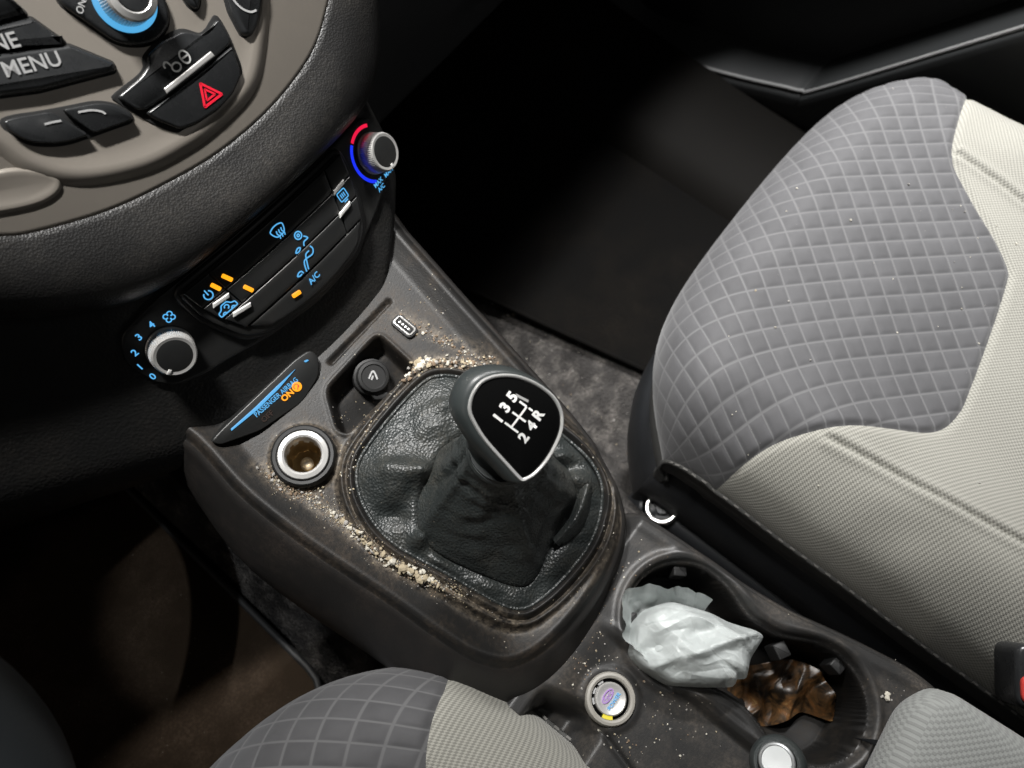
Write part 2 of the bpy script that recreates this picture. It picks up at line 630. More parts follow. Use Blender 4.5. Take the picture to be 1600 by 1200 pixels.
MM = .001
FA = Frame((.044, .259, .186), (0, -.76, .65))                 # audio fascia sheet
CL = Frame((.0265, .1805, .0775), (0, -.81, .59), k=1.18)      # climate panel sheet
AB = Frame((-.0330, .1435, .0225), (0, -.55, .83))               # airbag display sheet


def mm(*pts):
    return np.array(pts, float) * MM


# ================================================================== floor and body shell
def sheet(name, x0, x1, y0, y1, z, mat, nx=60, ny=60, amp=.004, sc=14, kind='structure', parent=None):
    x, y = np.meshgrid(np.linspace(x0, x1, nx), np.linspace(y0, y1, ny))
    P = np.stack([x, y, z + amp * vnoise(x * sc + 40, y * sc + 40, 3)], -1)
    o = grid(name, P, mat, parent)
    if kind:
        o['kind'] = kind
    return o


sheet('floor', -1.0, .95, -1.2, 1.1, -.285, M['carpet'], 120, 120)
# transmission tunnel under the console
ty = np.linspace(-1.1, .9, 40)
prof = [(-.16, -.29), (-.12, -.24), (-.09, -.16), (-.06, -.12), (.09, -.12), (.115, -.16), (.15, -.24), (.19, -.29)]
tn = grid('floor_tunnel', np.array([[(x, y, z) for x, z in prof] for y in ty]), M['carpet'])
tn['kind'] = 'structure'

# passenger floor mat with a bound edge
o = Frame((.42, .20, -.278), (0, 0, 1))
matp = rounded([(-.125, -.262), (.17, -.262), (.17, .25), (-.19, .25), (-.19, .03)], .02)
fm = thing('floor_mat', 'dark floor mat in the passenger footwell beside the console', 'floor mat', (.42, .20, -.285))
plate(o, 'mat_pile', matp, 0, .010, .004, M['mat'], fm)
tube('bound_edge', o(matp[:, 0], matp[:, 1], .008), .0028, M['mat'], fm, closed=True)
o = Frame((-.30, .25, -.278), (0, 0, 1))
matd = rounded([(-.22, -.25), (.14, -.22), (.16, .22), (-.20, .25)], .03)
fm = thing('floor_mat', 'dusty brown floor mat in the shadowed driver footwell', 'floor mat', (-.30, .25, -.285))
plate(o, 'mat_pile', matd, 0, .012, .004, M['mat_brown'], fm)
tube('bound_edge', o(matd[:, 0], matd[:, 1], .010), .0035, M['rubber'], fm, closed=True)

# door sill beyond the passenger floor
sy = np.linspace(-.9, .8, 30)
sp = [(.50, -.285), (.515, -.262), (.545, -.245), (.60, -.235), (.66, -.232)]
o = grid('door_sill', np.array([[(x, y, z + .02 * sstep(.1, .5, y)) for x, z in sp] for y in sy]), M['sill'])
o['kind'] = 'structure'

# ================================================================== passenger door
door = thing('passenger_door', 'dark plastic passenger door card with a kinked pocket edge line', 'door', (.70, 0, -.3))
dy = np.linspace(-.75, .62, 50)
dz = np.linspace(-.45, .55, 40)
Y, Z = np.meshgrid(dy, dz)
grid('door_card', np.stack([.735 + .05 * (Z - .05) ** 2 - .03 * np.exp(-((Z - .12) / .07) ** 2), Y, Z], -1), M['door'], door)
edge = [(.352, -.170), (.345, -.205), (.330, -.236), (.305, -.262), (.275, -.2695), (.2291, -.2585), (.1243, -.2246), (.060, -.2000), (.0389, -.1915), (.020, -.1740), (-.1083, -.0094), (-.30, .235)]
e = crom(edge, 6, False)
rows = []
for (x, k) in ((.738, 0), (.672, 0), (.660, .004), (.658, .010), (.662, .06), (.672, .14), (.69, .24)):
    rows.append([(x, p[0] + (.0 if k < .02 else -.0), p[1] - k) for p in e])
grid('door_pocket', np.array(rows), M['door'], door)
tube('edge_strip', np.array([(.663, p[0], p[1] + .001) for p in e]), .0022, M['strip'], door)
th = np.radians(np.linspace(0, 360, 40, endpoint=False))
tube('speaker_ring', np.stack([np.full(40, .722), .30 + .085 * np.cos(th), -.08 + .085 * np.sin(th)], 1), .004, M['door'], door, closed=True)

# ================================================================== dashboard
dash = thing('dashboard', 'dark grained dashboard around the centre stack with a padded roll', 'dashboard', (.03, .3, .1))
A = crom(mm((-190, 35), (-160, -10), (-134, -31), (-116, -43.5), (-104, -51), (-73, -63), (-42, -70), (-7.6, -74.3), (31, -73), (68, -65), (92, -52), (112, -36), (130, -12), (142, 20), (150, 70)), 6, False)
B = crom(mm((-230, 120), (-185, 92), (-150, 70), (-125, 56), (-105, 42), (-79, 27), (-50, 21), (-10, 20.5), (31, 20.5), (65, 20.5), (97, 21.5), (116, 27), (130, 45), (137, 75), (141, 120)), 6, False)
nA = len(A)
tA = np.gradient(A, axis=0)
tA /= np.linalg.norm(tA, axis=1)[:, None]
eA = np.stack([tA[:, 1], -tA[:, 0]], 1)          # outward from the fascia
PA = FA(A[:, 0], A[:, 1], 0)
P0 = FA(A[:, 0] - eA[:, 0] * .004, A[:, 1] - eA[:, 1] * .004, -.004)
ctl1 = FA(A[:, 0] + eA[:, 0] * .022, A[:, 1] + eA[:, 1] * .022, .006)
PB = CL(B[:, 0], B[:, 1], -.006)
ctl2 = CL(B[:, 0] + .010 * sstep(.09, .13, B[:, 0]), B[:, 1] + .004, .026)
rows = [P0]
for t in np.linspace(0, 1, 26):
    rows.append((1 - t) ** 3 * PA + 3 * (1 - t) ** 2 * t * ctl1 + 3 * (1 - t) * t * t * ctl2 + t ** 3 * PB)
grid('padded_roll', np.array(rows), M['roll'], dash)

# lower stack: bent sheet that turns forward at its right end and rolls under at its lower left
us = np.concatenate([np.linspace(-.27, -.10, 40), np.linspace(-.097, .103, 80)])
arcn = 12
R_ = .022
path = [(u, 0.) for u in us]
slope = -2 * 1.18 * .103
th0 = math.atan(slope)
for a in np.linspace(0, math.radians(104), arcn)[1:]:
    path.append((.103 + R_ * (math.sin(a)), -R_ * (1 - math.cos(a))))
for d in np.linspace(.01, .30, 10):
    path.append((.103 + R_ * math.sin(math.radians(104)) + d * math.cos(math.radians(104)), -R_ * (1 - math.cos(math.radians(104))) - d * math.sin(math.radians(104))))
path = np.array(path)
vv = np.concatenate([np.linspace(-.115, -.04, 24), np.linspace(-.037, .05, 24), np.linspace(.055, .16, 12)])
U_, V_ = np.meshgrid(path[:, 0], vv)
W_, _ = np.meshgrid(path[:, 1], vv)
vlo = -.056 + .55 * np.clip(-U_ - .11, 0, 1)
below = np.clip(vlo - V_, 0, None)
W_ = W_ - .0045 - np.where(below > 0, np.where(below < .03, .05 - np.sqrt(np.clip(.05 ** 2 - np.minimum(below, .0499) ** 2, 0, None)), .010 + (below - .03) * 1.6), 0) * sstep(-.06, -.085, U_)
W_ = W_ + 1.18 * np.clip(np.abs(U_) - .125, 0, None) ** 2 * 1.6
shift = np.interp(V_, [-.115, -.075, -.060, -.045, -.030, -.010, .02], [.085, .062, .044, .027, .012, .002, 0])
U_ = U_ - shift * sstep(.0, .10, U_)
grid('stack_lower', CL(U_, V_, W_), M['dash'], dash)

# glovebox side: face, rounded lower edge, underside; dash top behind
gp = crom([(.36, .34), (.30, .29), (.268, .22), (.262, .12), (.272, .03), (.277, -.030), (.280, -.046), (.290, -.053), (.33, -.05), (.46, -.02), (.62, .0)], 5, False)
gx = np.linspace(.10, 1.0, 20)
grid('glovebox_face', np.array([[(x, p[0] + .03 * (x - .3) ** 2, p[1] + .10 * (x - .24) * (p[1] < 0)) for p in gp] for x in gx]), M['door'], dash)
gx = np.linspace(-1.0, -.17, 16)
grid('knee_panel', np.array([[(x, p[0] + .02, p[1] + .12) for p in gp] for x in gx]), M['dash'], dash)
grid('dash_top', np.array([[(x, y, .34 + .02 * math.sin((y - .3) * 4)) for x in np.linspace(-1, 1, 12)] for y in np.linspace(.34, .95, 10)]), M['dash'], dash)

# ================================================================== audio fascia
audio = thing('audio_control_panel', 'taupe metallic audio panel with black keys and a blue ringed dial', 'control panel', (.044, .259, .12))
fo = np.vstack([A, mm((150, 120), (-190, 120))])
fo = fo[3:]
P = []
pl = offset(fo, 0)
# base sheet, slightly crowned towards its lower edge
rings = [(fo, -.010), (fo, -.0022), (offset(fo, .0008), -.0007), (offset(fo, .003), 0.)]
grid('fascia', np.array([FA(q[:, 0], q[:, 1], w) for q, w in rings]), M['fascia'], audio, cu=True, cap1=True, angle=60)
inner = crom(mm((-110, 40), (-94, 10), (-86, -13), (-82, -29), (-70, -43.5), (-46, -55), (-24, -59.5), (-2, -60.5), (26.4, -57), (46, -44), (66, -24), (82, -2), (96, 30), (100, 70), (-110, 70)), 6)
rings = [(offset(inner, -.0055), -.001), (offset(inner, -.004), .0006), (offset(inner, -.0022), .0018), (offset(inner, -.0004), .0028), (offset(inner, .0016), .0032), (offset(inner, .004), .0027), (offset(inner, .007), .0022), (offset(inner, .0105), .0018)]
grid('raised_field', np.array([FA(q[:, 0], q[:, 1], w) for q, w in rings]), M['fascia'], audio, cu=True, cap1=True, angle=60)
lobe = crom(mm((-150, -2), (-120, -16), (-95, -23), (-83, -31), (-78.5, -38), (-82, -42.5), (-92, -42), (-107, -35.5), (-130, -22), (-150, -10)), 6)
rings = [(offset(lobe, -.0018), -.001), (lobe, .0014), (offset(lobe, .0010), .0018), (offset(lobe, .0026), .0012)]
grid('raised_lobe', np.array([FA(q[:, 0], q[:, 1], w) for q, w in rings]), M['fascia'], audio, cu=True, cap1=True, angle=60)

kw = .0018   # level of the raised field
key1 = rounded(mm((-38.5, 18.5), (-52, 21.8), (-85, 33), (-80, 55), (-43, 45)), .0015)
key2 = rounded(mm((-38.2, 17), (-33.6, 2.4), (-59, 13.0), (-92, 26), (-86, 32), (-52, 20.6)), .0012)
key3 = rounded(mm((-33.2, 1.2), (-22.6, -14.2), (-24.6, -17.6), (-57.7, -7.0), (-71.5, -.6), (-99, 13), (-93, 25), (-59, 12.2)), .0014)
for k, nm in ((key1, 'key'), (key2, 'key'), (key3, 'key')):
    plate(FA, nm + '_gap', offset(k, -.0008), kw - .004, kw + .0004, .0002, M['void'], audio)
    plate(FA, nm, k, kw - .003, kw + .0042, .0026, M['key'], audio)
text(FA, 'lettering', 'MENU', -52.5 * MM, 2.6 * MM, .0088, M['grey_print'], audio, rot=-19, w=kw + .0046, bold=.012)
text(FA, 'lettering', 'TUNE', -60.5 * MM, 16.2 * MM, .0088, M['grey_print'], audio, rot=-18, w=kw + .0046, bold=.012)
# dial
dp = rounded(mm((-25, 17), (-15.5, -9.5), (-6, -15.6), (2, -17.4), (12, -14.5), (17.5, -5), (19, 12), (8, 27), (-14, 29)), .005)
plate(FA, 'dial_surround_gap', offset(dp, -.0008), kw - .004, kw + .0004, .0002, M['void'], audio)
plate(FA, 'dial_surround', dp, kw - .003, kw + .0036, .002, M['key'], audio)
text(FA, 'lettering', 'ON/OFF', -14.6 * MM, 12.6 * MM, .0042, M['grey_print'], audio, rot=33, w=kw + .0040, bold=.01)
dial_o = FA(0., .0035, kw + .0036)
ring = lathe('light_ring', [(.0105, 0), (.0142, 0), (.0142, .0009), (.0136, .0014), (.0105, .0014)], dial_o, FA.n, M['blue2'], audio, seg=64)
dl = lathe('dial', [(.0118, .0006), (.0118, .0015), (.0108, .0100), (.0112, .0112), (.0112, .0122), (.0105, .0136), (.0080, .0146), (.0072, .0140)], dial_o, FA.n, M['satin'], audio, ribs=56, ribd=.0003, ribrange=(1, 2), angle=30)
lathe('dial_cap', [(.0072, .0120), (.0072, .0140), (.0066, .0146), (.0030, .0149)], dial_o, FA.n, M['key'], dl, seg=40)
# small key tips at the top edge and phone key
k4 = rounded(mm((26.5, 8), (25.2, -13), (27, -16.4), (30, -15.4), (35, -11), (44, 6)), .002)
k5 = rounded(mm((47, -12), (41, -25), (39.2, -36.5), (42.5, -39.4), (49.5, -37.2), (62, -28), (76, -8), (60, -2)), .003)
for k in (k4, k5):
    plate(FA, 'key_gap', offset(k, -.0008), kw - .004, kw + .0004, .0002, M['void'], audio)
    plate(FA, 'key', k, kw - .003, kw + .0036, .0022, M['key'], audio)
strokes(FA, 'phone_symbol', [crom(mm((45.5, -20), (46.5, -26), (49.5, -30), (53, -31)), 6, False)], .0011, M['grey_print'], audio, w=kw + .0040)
# hazard / locking cluster: one black island with a split line
hz = crom(mm((-32, -25.2), (-17.5, -24.6), (-12, -23), (-8.6, -19.5), (2, -17.8), (14, -19.2), (20.5, -25), (25, -25.5), (30, -24), (33.8, -23.4), (33.6, -30), (31.6, -38), (26.5, -50.5), (16, -55.5), (4, -57.4), (-10, -56.4), (-19, -54), (-26, -44), (-29, -37), (-33, -27)), 5)
plate(FA, 'island_gap', offset(hz, -.0009), kw - .004, kw + .0006, .0002, M['void'], audio)
plate(FA, 'lock_button', rounded(mm((-32.6, -26), (-17.5, -25.2), (-10.5, -23.2), (-8, -19.2), (2, -18.2), (14, -19.8), (20.5, -25.4), (26, -26), (33.2, -24), (32.8, -31), (31.4, -36.4), (10, -37.9), (-10, -38.2), (-25.6, -37.4), (-29, -35.5)), .0022, 4), kw - .003, kw + .0034, .0012, M['key'], audio)
hb = plate(FA, 'hazard_button', rounded(mm((31.2, -37.2), (26.2, -50.2), (16, -55), (4, -56.8), (-10, -55.8), (-18.6, -53.4), (-25.2, -43), (-27, -38.2), (-10, -39.0), (10, -38.7)), .0022, 4), kw - .003, kw + .0036, .0016, M['key'], audio)
hw_ = kw + .0040
tri = lambda s: np.array([(4.3, -48.3 + 7.0 * s), (4.3 + 6.6 * s, -48.3 - 4.0 * s), (4.3 - 6.6 * s, -48.3 - 4.0 * s)]) * MM
strokes(FA, 'warning_triangle', [np.vstack([np.linspace(tri(s)[i], tri(s)[(i + 1) % 3], 8) for i in range(3)]) for s in (.88,)], .00125, M['red'], hb, w=hw_, closed=(0,))
strokes(FA, 'warning_triangle', [np.vstack([np.linspace(tri(s)[i], tri(s)[(i + 1) % 3], 8) for i in range(3)]) for s in (.42,)], .0010, M['red'], hb, w=hw_, closed=(0,))
quadplate(FA, 'silver_bar', mm((-12.6, -37.2))[0], mm((19.6, -36.4))[0], mm((19.2, -33.6))[0], mm((-12.2, -34.6))[0], kw + .003, kw + .0043, .0005, M['satin'], audio, 8, 4)
strokes(FA, 'lock_symbol', [arc(6.4 * MM, -29.0 * MM, 2.3 * MM, 0, 360, 20, 3.0 * MM)[:-1], mm((4.3, -29), (8.5, -29)), arc(-.2 * MM, -30.4 * MM, 2.3 * MM, 0, 360, 20, 1.9 * MM)[:-1], crom(mm((-2.0, -29.4), (-2.4, -27), (-3.6, -26), (-5.0, -26.8), (-5.2, -28.2)), 5, False)], .0009, M['white'], audio, w=kw + .0038, closed=(0, 2))
# call keys: two halves in an oval
ov = crom(mm((-79, -8.5), (-79.5, -14), (-76, -21.5), (-66, -28.5), (-54.6, -32.2), (-42, -35.6), (-34.8, -37.4), (-32.6, -35), (-34, -30.5), (-37.5, -26), (-43, -22.2), (-52, -18.5), (-64, -13.5), (-74, -9)), 6)
plate(FA, 'oval_gap', offset(ov, -.0009), kw - .004, kw + .0006, .0002, M['void'], audio)
s_ = sdf(ov, np.array([0.]), np.array([0.]))
ovi = offset(ov, .0004)
split0, split1 = np.array((-57.5, -15.5)) * MM, np.array((-52.5, -33.5)) * MM
dsp = (split1 - split0) / np.linalg.norm(split1 - split0)
sid = (ovi - split0) @ np.array((-dsp[1], dsp[0]))


def halfclip(poly, side, sgn, gap):
    out = []
    n = len(poly)
    s = side * sgn - gap
    for i in range(n):
        j = (i + 1) % n
        if s[i] >= 0:
            out.append(poly[i])
        if (s[i] >= 0) != (s[j] >= 0):
            out.append(poly[i] + (poly[j] - poly[i]) * s[i] / (s[i] - s[j]))
    return np.array(out)


for sg in (1, -1):
    h = halfclip(ovi, sid, sg, .0003)
    plate(FA, 'call_key', rounded(h[::4] if len(h) > 40 else h, .002, 3), kw - .003, kw + .0040, .0008, M['key'], audio)
strokes(FA, 'call_symbol', [crom(mm((-51.5, -21.8), (-46.5, -24.0), (-43.2, -26.8), (-42.4, -28.8)), 5, False), mm((-66.5, -18.0), (-63, -19.2), (-59.8, -20.6))], .00095, M['grey_print'], audio, w=kw + .0044)

# ================================================================== climate control panel
clim = thing('climate_control_panel', 'black heating panel with two silver knobs and blue backlit symbols', 'control panel', (.03, .18, .03))
top = lambda u: 19.5 - 6 * np.clip((u - 97) / 14, 0, 1) ** 2 - 5.5 * np.clip((-67 - u) / 33, 0, 1) ** 1.2 - 12 * np.clip((-88 - u) / 12, 0, 1) ** 2.2 - 14 * np.clip((u - 104) / 7.5, 0, 1) ** 2.5
bot = lambda u: np.interp(u, [-100, -97, -92, -87, -75, -60, -30, 3, 35, 56, 75, 90, 103, 109, 111.5], [-2, -18, -25, -28.5, -32, -34.5, -41, -44.5, -42, -37, -30, -23, -14, -9, 0])
uu = np.unique(np.concatenate([-100 + 12 * np.linspace(0, 1, 10) ** 1.6, np.linspace(-88, 104, 70), 111.5 - 7.5 * np.linspace(1, 0, 8) ** 1.6]))
tt = [(0, -.006), (0, .0008), (.004, .0016), (.02, .002)] + [(t, .002) for t in np.linspace(.06, .94, 16)] + [(.98, .002), (.996, .0016), (1, .0008), (1, -.006)]
U2 = np.array([uu for _ in tt])
V2 = np.array([bot(uu) + (top(uu) - bot(uu)) * t for t, _ in tt])
W2 = np.array([np.full(len(uu), w - .004) for _, w in tt])
W2[:, 0] = W2[:, -1] = -.009
grid('fascia', CL(U2 * MM, V2 * MM, W2), M['panel'], clim, angle=50)
# raised pod that holds the keys
pod = rounded(mm((-57, 16.2), (73, 16.2), (66, -14), (57, -31), (44, -39.5), (3, -42.0), (-30, -37.5), (-45, -29.5), (-55, -6)), .006, 6)


def bent_plate(name, pts, w0, w1, bev, mat, parent, cols=50):
    """plate with a wide outline on the bent sheet, filled column by column"""
    p = np.asarray(pts)
    u0, u1 = p[:, 0].min() + 1e-5, p[:, 0].max() - 1e-5
    q = .5 - .5 * np.cos(np.linspace(0, math.pi, cols))
    us_ = u0 + (u1 - u0) * q
    lo, hi = [], []
    for u in us_:
        ys = []
        for i in range(len(p)):
            a, b = p[i], p[(i + 1) % len(p)]
            if (a[0] - u) * (b[0] - u) <= 0 and a[0] != b[0]:
                ys.append(a[1] + (b[1] - a[1]) * (u - a[0]) / (b[0] - a[0]))
        lo.append(min(ys))
        hi.append(max(ys))
    lo, hi = np.array(lo), np.array(hi)
    h = np.maximum(hi - lo, 1e-6)
    tt = [0, 0, .3, 1] + list(np.linspace(0, 1, 8)[1:-1]) + [1, .3, 0, 0]
    rows = []
    for i in range(14):
        if i < 4:
            v = lo + np.minimum((0, 0, .3, 1)[i] * bev, h / 2)
            w = (w0, w1 - bev, w1 - .3 * bev, w1)[i]
        elif i >= 10:
            v = hi - np.minimum((1, .3, 0, 0)[i - 10] * bev, h / 2)
            w = (w1, w1 - .3 * bev, w1 - bev, w0)[i - 10]
        else:
            t = (i - 3) / 7
            v, w = lo + np.minimum(bev, h / 2) + (h - 2 * np.minimum(bev, h / 2)) * t, w1
        edge_ = np.clip(np.minimum(us_ - u0, u1 - us_) / bev, 0, 1)
        ww = np.minimum(w, w1 - bev + bev * np.sqrt(1 - (1 - edge_) ** 2)) + 0 * us_
        rows.append(CL(us_, v, ww))
    return grid(name, np.array(rows), mat, parent, angle=50)


bent_plate('pod_bezel', offset(pod, -.0028), -.006, .0002, .002, M['panel'], clim)
bent_plate('pod', pod, -.004, .0026, .0022, M['button'], clim)
# keys: three rows, slanted ends
KW0, KW1 = .001, .0042
rowsdef = [((-54.5, -52.5), (-37.5, -36.5), 15, 2.2), ((-36.9, -35.9), (55, 51.5), 15, 2.2), ((55.6, 52.1), (71, 68.4), 15, 2.2),
           ((-52.3, -48.5), (-36.3, -34.5), 1.4, -10.2), ((-35.7, -33.9), (51.2, 47.8), 1.4, -10.2), ((51.8, 48.4), (68.2, 64.6), 1.4, -10.2),
           ((-47.5, -41.5), (47.5, 43.8), -11.0, -23.0), ((48.1, 44.4), (64.2, 58.6), -11.0, -23.0)]
keys = []
for (l0, l1), (r0, r1), vt, vb in rowsdef:
    keys.append(quadplate(CL, 'button', np.array((l1, vb)) * MM, np.array((r1, vb)) * MM, np.array((r0, vt)) * MM, np.array((l0, vt)) * MM, KW0, KW1, .0007, M['button'], clim, 20, 6))
keys.append(quadplate(CL, 'button', np.array((-30, -33)) * MM, np.array((46, -34)) * MM, np.array((57, -23.8)) * MM, np.array((-40, -23.8)) * MM, KW0, KW1 - .0004, .0012, M['button'], clim, 20, 6, belly=.0045))
sw = KW1 + .0004
# silver tabs
for (u0_, v0_), (u1_, v1_) in (((-47.4, -.4), (-36.9, -1.4)), ((-42.6, -12.0), (-31.2, -14.0)), ((51.4, 1.4), (61.8, 2.2)), ((46.1, -11.4), (57.0, -10.4))):
    quadplate(CL, 'silver_tab', np.array((u0_ - .7, v0_ - 1.15)) * MM, np.array((u1_ - .7, v1_ - 1.15)) * MM, np.array((u1_ + .7, v1_ + 1.15)) * MM, np.array((u0_ + .7, v0_ + 1.15)) * MM, KW1 - .001, KW1 + .0014, .0004, M['silver'], clim, 6, 4)
# amber indicator lamps
for (u0_, v0_), (u1_, v1_), hw2 in (((-32.6, 9.6), (-29.9, 3.6), 1.25), ((-40.4, 9.6), (-38.2, 3.8), 1.25), ((-27.4, -3.2), (-24.9, -9.0), 1.25), ((-9.2, -27.9), (-3.4, -28.9), 1.3)):
    a_, b_ = np.array((u0_, v0_)), np.array((u1_, v1_))
    d_ = (b_ - a_) / np.linalg.norm(b_ - a_)
    n_ = np.array((-d_[1], d_[0])) * hw2
    plate(CL, 'indicator_lamp', rounded(np.array([a_ - n_, b_ - n_, b_ + n_, a_ + n_]) * MM, .0008), sw - .001, sw + .0002, .0003, M['orange'], clim)
SWD = .00075
strokes(CL, 'power_symbol', [arc(-45.3 * MM, 5.9 * MM, 2.5 * MM, 125, 415, 22), mm((-45.3, 9.4), (-45.3, 5.8))], SWD, M['blue'], clim, w=sw)
strokes(CL, 'recirculation_symbol', [rounded(mm((-48.2, -8.8), (-48.2, -6.4), (-45.8, -5.6), (-44.2, -3.4), (-40.4, -3.4), (-38.8, -5.6), (-36.6, -6.2), (-36.4, -8.8)), .0006, 3), arc(-45.4 * MM, -8.8 * MM, 1.1 * MM, 0, 180, 8), arc(-39.4 * MM, -8.8 * MM, 1.1 * MM, 0, 180, 8), arc(-42.2 * MM, -5.9 * MM, 1.3 * MM, -90, 180, 12)], SWD, M['blue'], clim, w=sw, closed=(0,))
strokes(CL, 'windscreen_symbol', [crom(mm((3.9, 9.6), (6.2, 11.0), (8.6, 11.3), (11.0, 11.0), (13.2, 9.6), (11.6, 5.6), (8.6, 5.0), (5.6, 5.6)), 5), crom(mm((6.9, 3.4), (7.5, 5), (6.9, 6.6), (7.5, 8.4)), 4, False), crom(mm((8.7, 3.4), (9.3, 5), (8.7, 6.6), (9.3, 8.4)), 4, False), crom(mm((10.5, 3.4), (11.1, 5), (10.5, 6.6), (11.1, 8.4)), 4, False)], SWD, M['blue'], clim, w=sw, closed=(0,))
strokes(CL, 'airflow_symbol', [arc(16.6 * MM, -2.2 * MM, 2.3 * MM, 0, 360, 18)[:-1], arc(16.6 * MM, -2.2 * MM, .8 * MM, 0, 360, 10)[:-1], crom(mm((19.0, -4.6), (20.6, -7.2), (17.2, -7.4), (15.6, -9.4)), 5, False), crom(mm((8.8, -9.2), (11.2, -7.8), (13.0, -8.6), (11.0, -9.8)), 4)], SWD * 1.15, M['blue'], clim, w=sw, closed=(0, 1, 3))
strokes(CL, 'airflow_symbol', [crom(mm((18.6, -11.8), (19.0, -14.4), (16.6, -16.6), (11.2, -16.0), (9.0, -17.6), (7.2, -22.2)), 5, False), crom(mm((16.4, -13.6), (13.2, -14.0), (10.8, -18.2), (9.0, -22.0)), 5, False), crom(mm((.6, -20.6), (2.6, -19.4), (4.6, -19.8), (5.0, -21.6)), 4, False), crom(mm((.6, -20.6), (2.2, -21.4), (4.0, -21.2)), 4, False)], SWD * 1.15, M['blue'], clim, w=sw)
text(CL, 'lettering', 'A/C', 8.4 * MM, -28.6 * MM, .0052, M['blue'], clim, rot=4, w=sw, bold=.02)
strokes(CL, 'rear_window_symbol', [rounded(mm((52.6, -.6), (59.4, -.6), (59.4, -6.4), (52.6, -6.4)), .0008, 3), mm((54.6, -2.2), (54.6, -5)), mm((56, -2.2), (56, -5)), mm((57.4, -2.2), (57.4, -5)), mm((54.4, -7.6), (57.8, -7.6))], SWD, M['blue'], clim, w=sw, closed=(0,))


def climate_knob(name, u, v, point):
    c = CL(u * MM, v * MM, -.002)
    du = 1e-4
    tx = CL((u * MM) + du, v * MM, 0.) - CL(u * MM, v * MM, 0.)
    tx /= np.linalg.norm(tx)
    ax = np.cross(tx, CL.v)
    ax /= np.linalg.norm(ax)
    if ax @ CL.n < 0:
        ax = -ax
    base = lathe(name, [(.0131, 0), (.0131, .0010), (.0126, .0015), (.0122, .0105), (.0115, .0119), (.0110, .0122), (.0098, .0119)], c, ax, M['satin'], clim, ribs=64, ribd=.00035, ribrange=(2, 3), ux=tx, angle=28)
    lathe('knob_face', [(.0098, .0100), (.0098, .0118), (.0088, .0121), (.002, .0122)], c, ax, M['panel'], base, seg=48, ux=tx)
    fr = Frame(c, ax, 0, tx)
    a = math.radians(point)
    d, s = np.array((math.cos(a), math.sin(a))), np.array((-math.sin(a), math.cos(a)))
    q = np.array([d * .0082 - s * .0009, d * .0112 - s * .0009, d * .0112 + s * .0009, d * .0082 + s * .0009])
    plate(fr, 'pointer', q, .0116, .0127, .0003, M['silver'], base)
    return fr


fk = climate_knob('fan_knob', -79, -7, 212)
tk = climate_knob('temperature_knob', 95, -2, 262)
pw = -.0016
for s, a in (('0', 200), ('1', 171), ('2', 142), ('3', 112), ('4', 82)):
    text(CL, 'scale_number', s, (-79.5 + 17.8 * math.cos(math.radians(a))) * MM, (-7.5 + 17.8 * math.sin(math.radians(a))) * MM, .0056, M['blue'], clim, w=pw, bold=.02)
fx, fy = -79.5 + 19.4 * math.cos(math.radians(52)), -7.5 + 19.4 * math.sin(math.radians(52))
strokes(CL, 'fan_symbol', [arc((fx + 1.75 * math.cos(math.radians(a))) * MM, (fy + 1.75 * math.sin(math.radians(a))) * MM, 1.35 * MM, a - 150, a + 150, 12) for a in (45, 135, 225, 315)], .0007, M['blue'], clim, w=pw)
strokes(CL, 'cold_scale', [arc(95 * MM, -2 * MM, .0172, 128, 238, 24)], .0022, M['deepblue'], clim, w=pw)
strokes(CL, 'warm_scale', [arc(95 * MM, -2 * MM, .0172, 62, 124, 14)], .0022, M['redlit'], clim, w=pw)
text(CL, 'lettering', 'MAX\nA/C', 86.5 * MM, -20.0 * MM, .0040, M['blue'], clim, w=pw, bold=.02)
text(CL, 'lettering', 'MAX', 98.0 * MM, -18.6 * MM, .0040, M['blue'], clim, w=pw, bold=.02)

# ================================================================== passenger airbag indicator
air = thing('airbag_indicator', 'black airbag display strip with a blue light bar and amber ON lamp', 'indicator', (-.035, .137, .03))
ap = rounded(mm((-42, 3.5), (-33, 4.0), (28, 3.0), (39, 1.0), (40, -6), (31, -15), (12, -19), (-18, -13), (-40, -2)), .004)
plate(AB, 'display_window', ap, -.012, .0008, .0008, M['panel'], air)
bar = np.array([(-29.5, -.6), (-10, -2.6), (8, -2.6), (23.8, -1.2), (8, -.6), (-10, -.5), (-29, .5)]) * MM
plate(AB, 'light_bar', bar, .0005, .0014, .0002, M['blue'], air)
text(AB, 'lettering', 'PASSENGER AIRBAG', 3.2 * MM, -5.2 * MM, .0044, M['blue'], air, rot=-3.5, w=.0013, bold=.015, sx=.86)
th = np.linspace(0, 2 * math.pi, 24, endpoint=False)
plate(AB, 'amber_lamp', np.stack([.0166 + .0031 * np.cos(th), -.0096 + .0031 * np.sin(th)], 1), .0005, .0014, .0002, M['orange'], air)
strokes(AB, 'airbag_symbol', [arc(.0162, -.0092, .0016, -60, 200, 12), mm((15.4, -11.2), (17.6, -9.4))], .0005, M['buckle_red'], air, w=.0018)
text(AB, 'lettering', 'ON', 8.6 * MM, -9.4 * MM, .0054, M['orange'], air, rot=-3.5, w=.0013, bold=.03)
text(AB, 'lettering', 'OFF', -9 * MM, -9.8 * MM, .0048, M['off'], air, rot=-3.5, w=.0012, bold=.02)
dot = rounded(mm((31, -1.3), (33.4, -2.1), (33.6, -3.3), (31.2, -2.7)), .0005)
plate(AB, 'blue_lamp', dot, .0005, .0014, .0002, M['blue'], air)

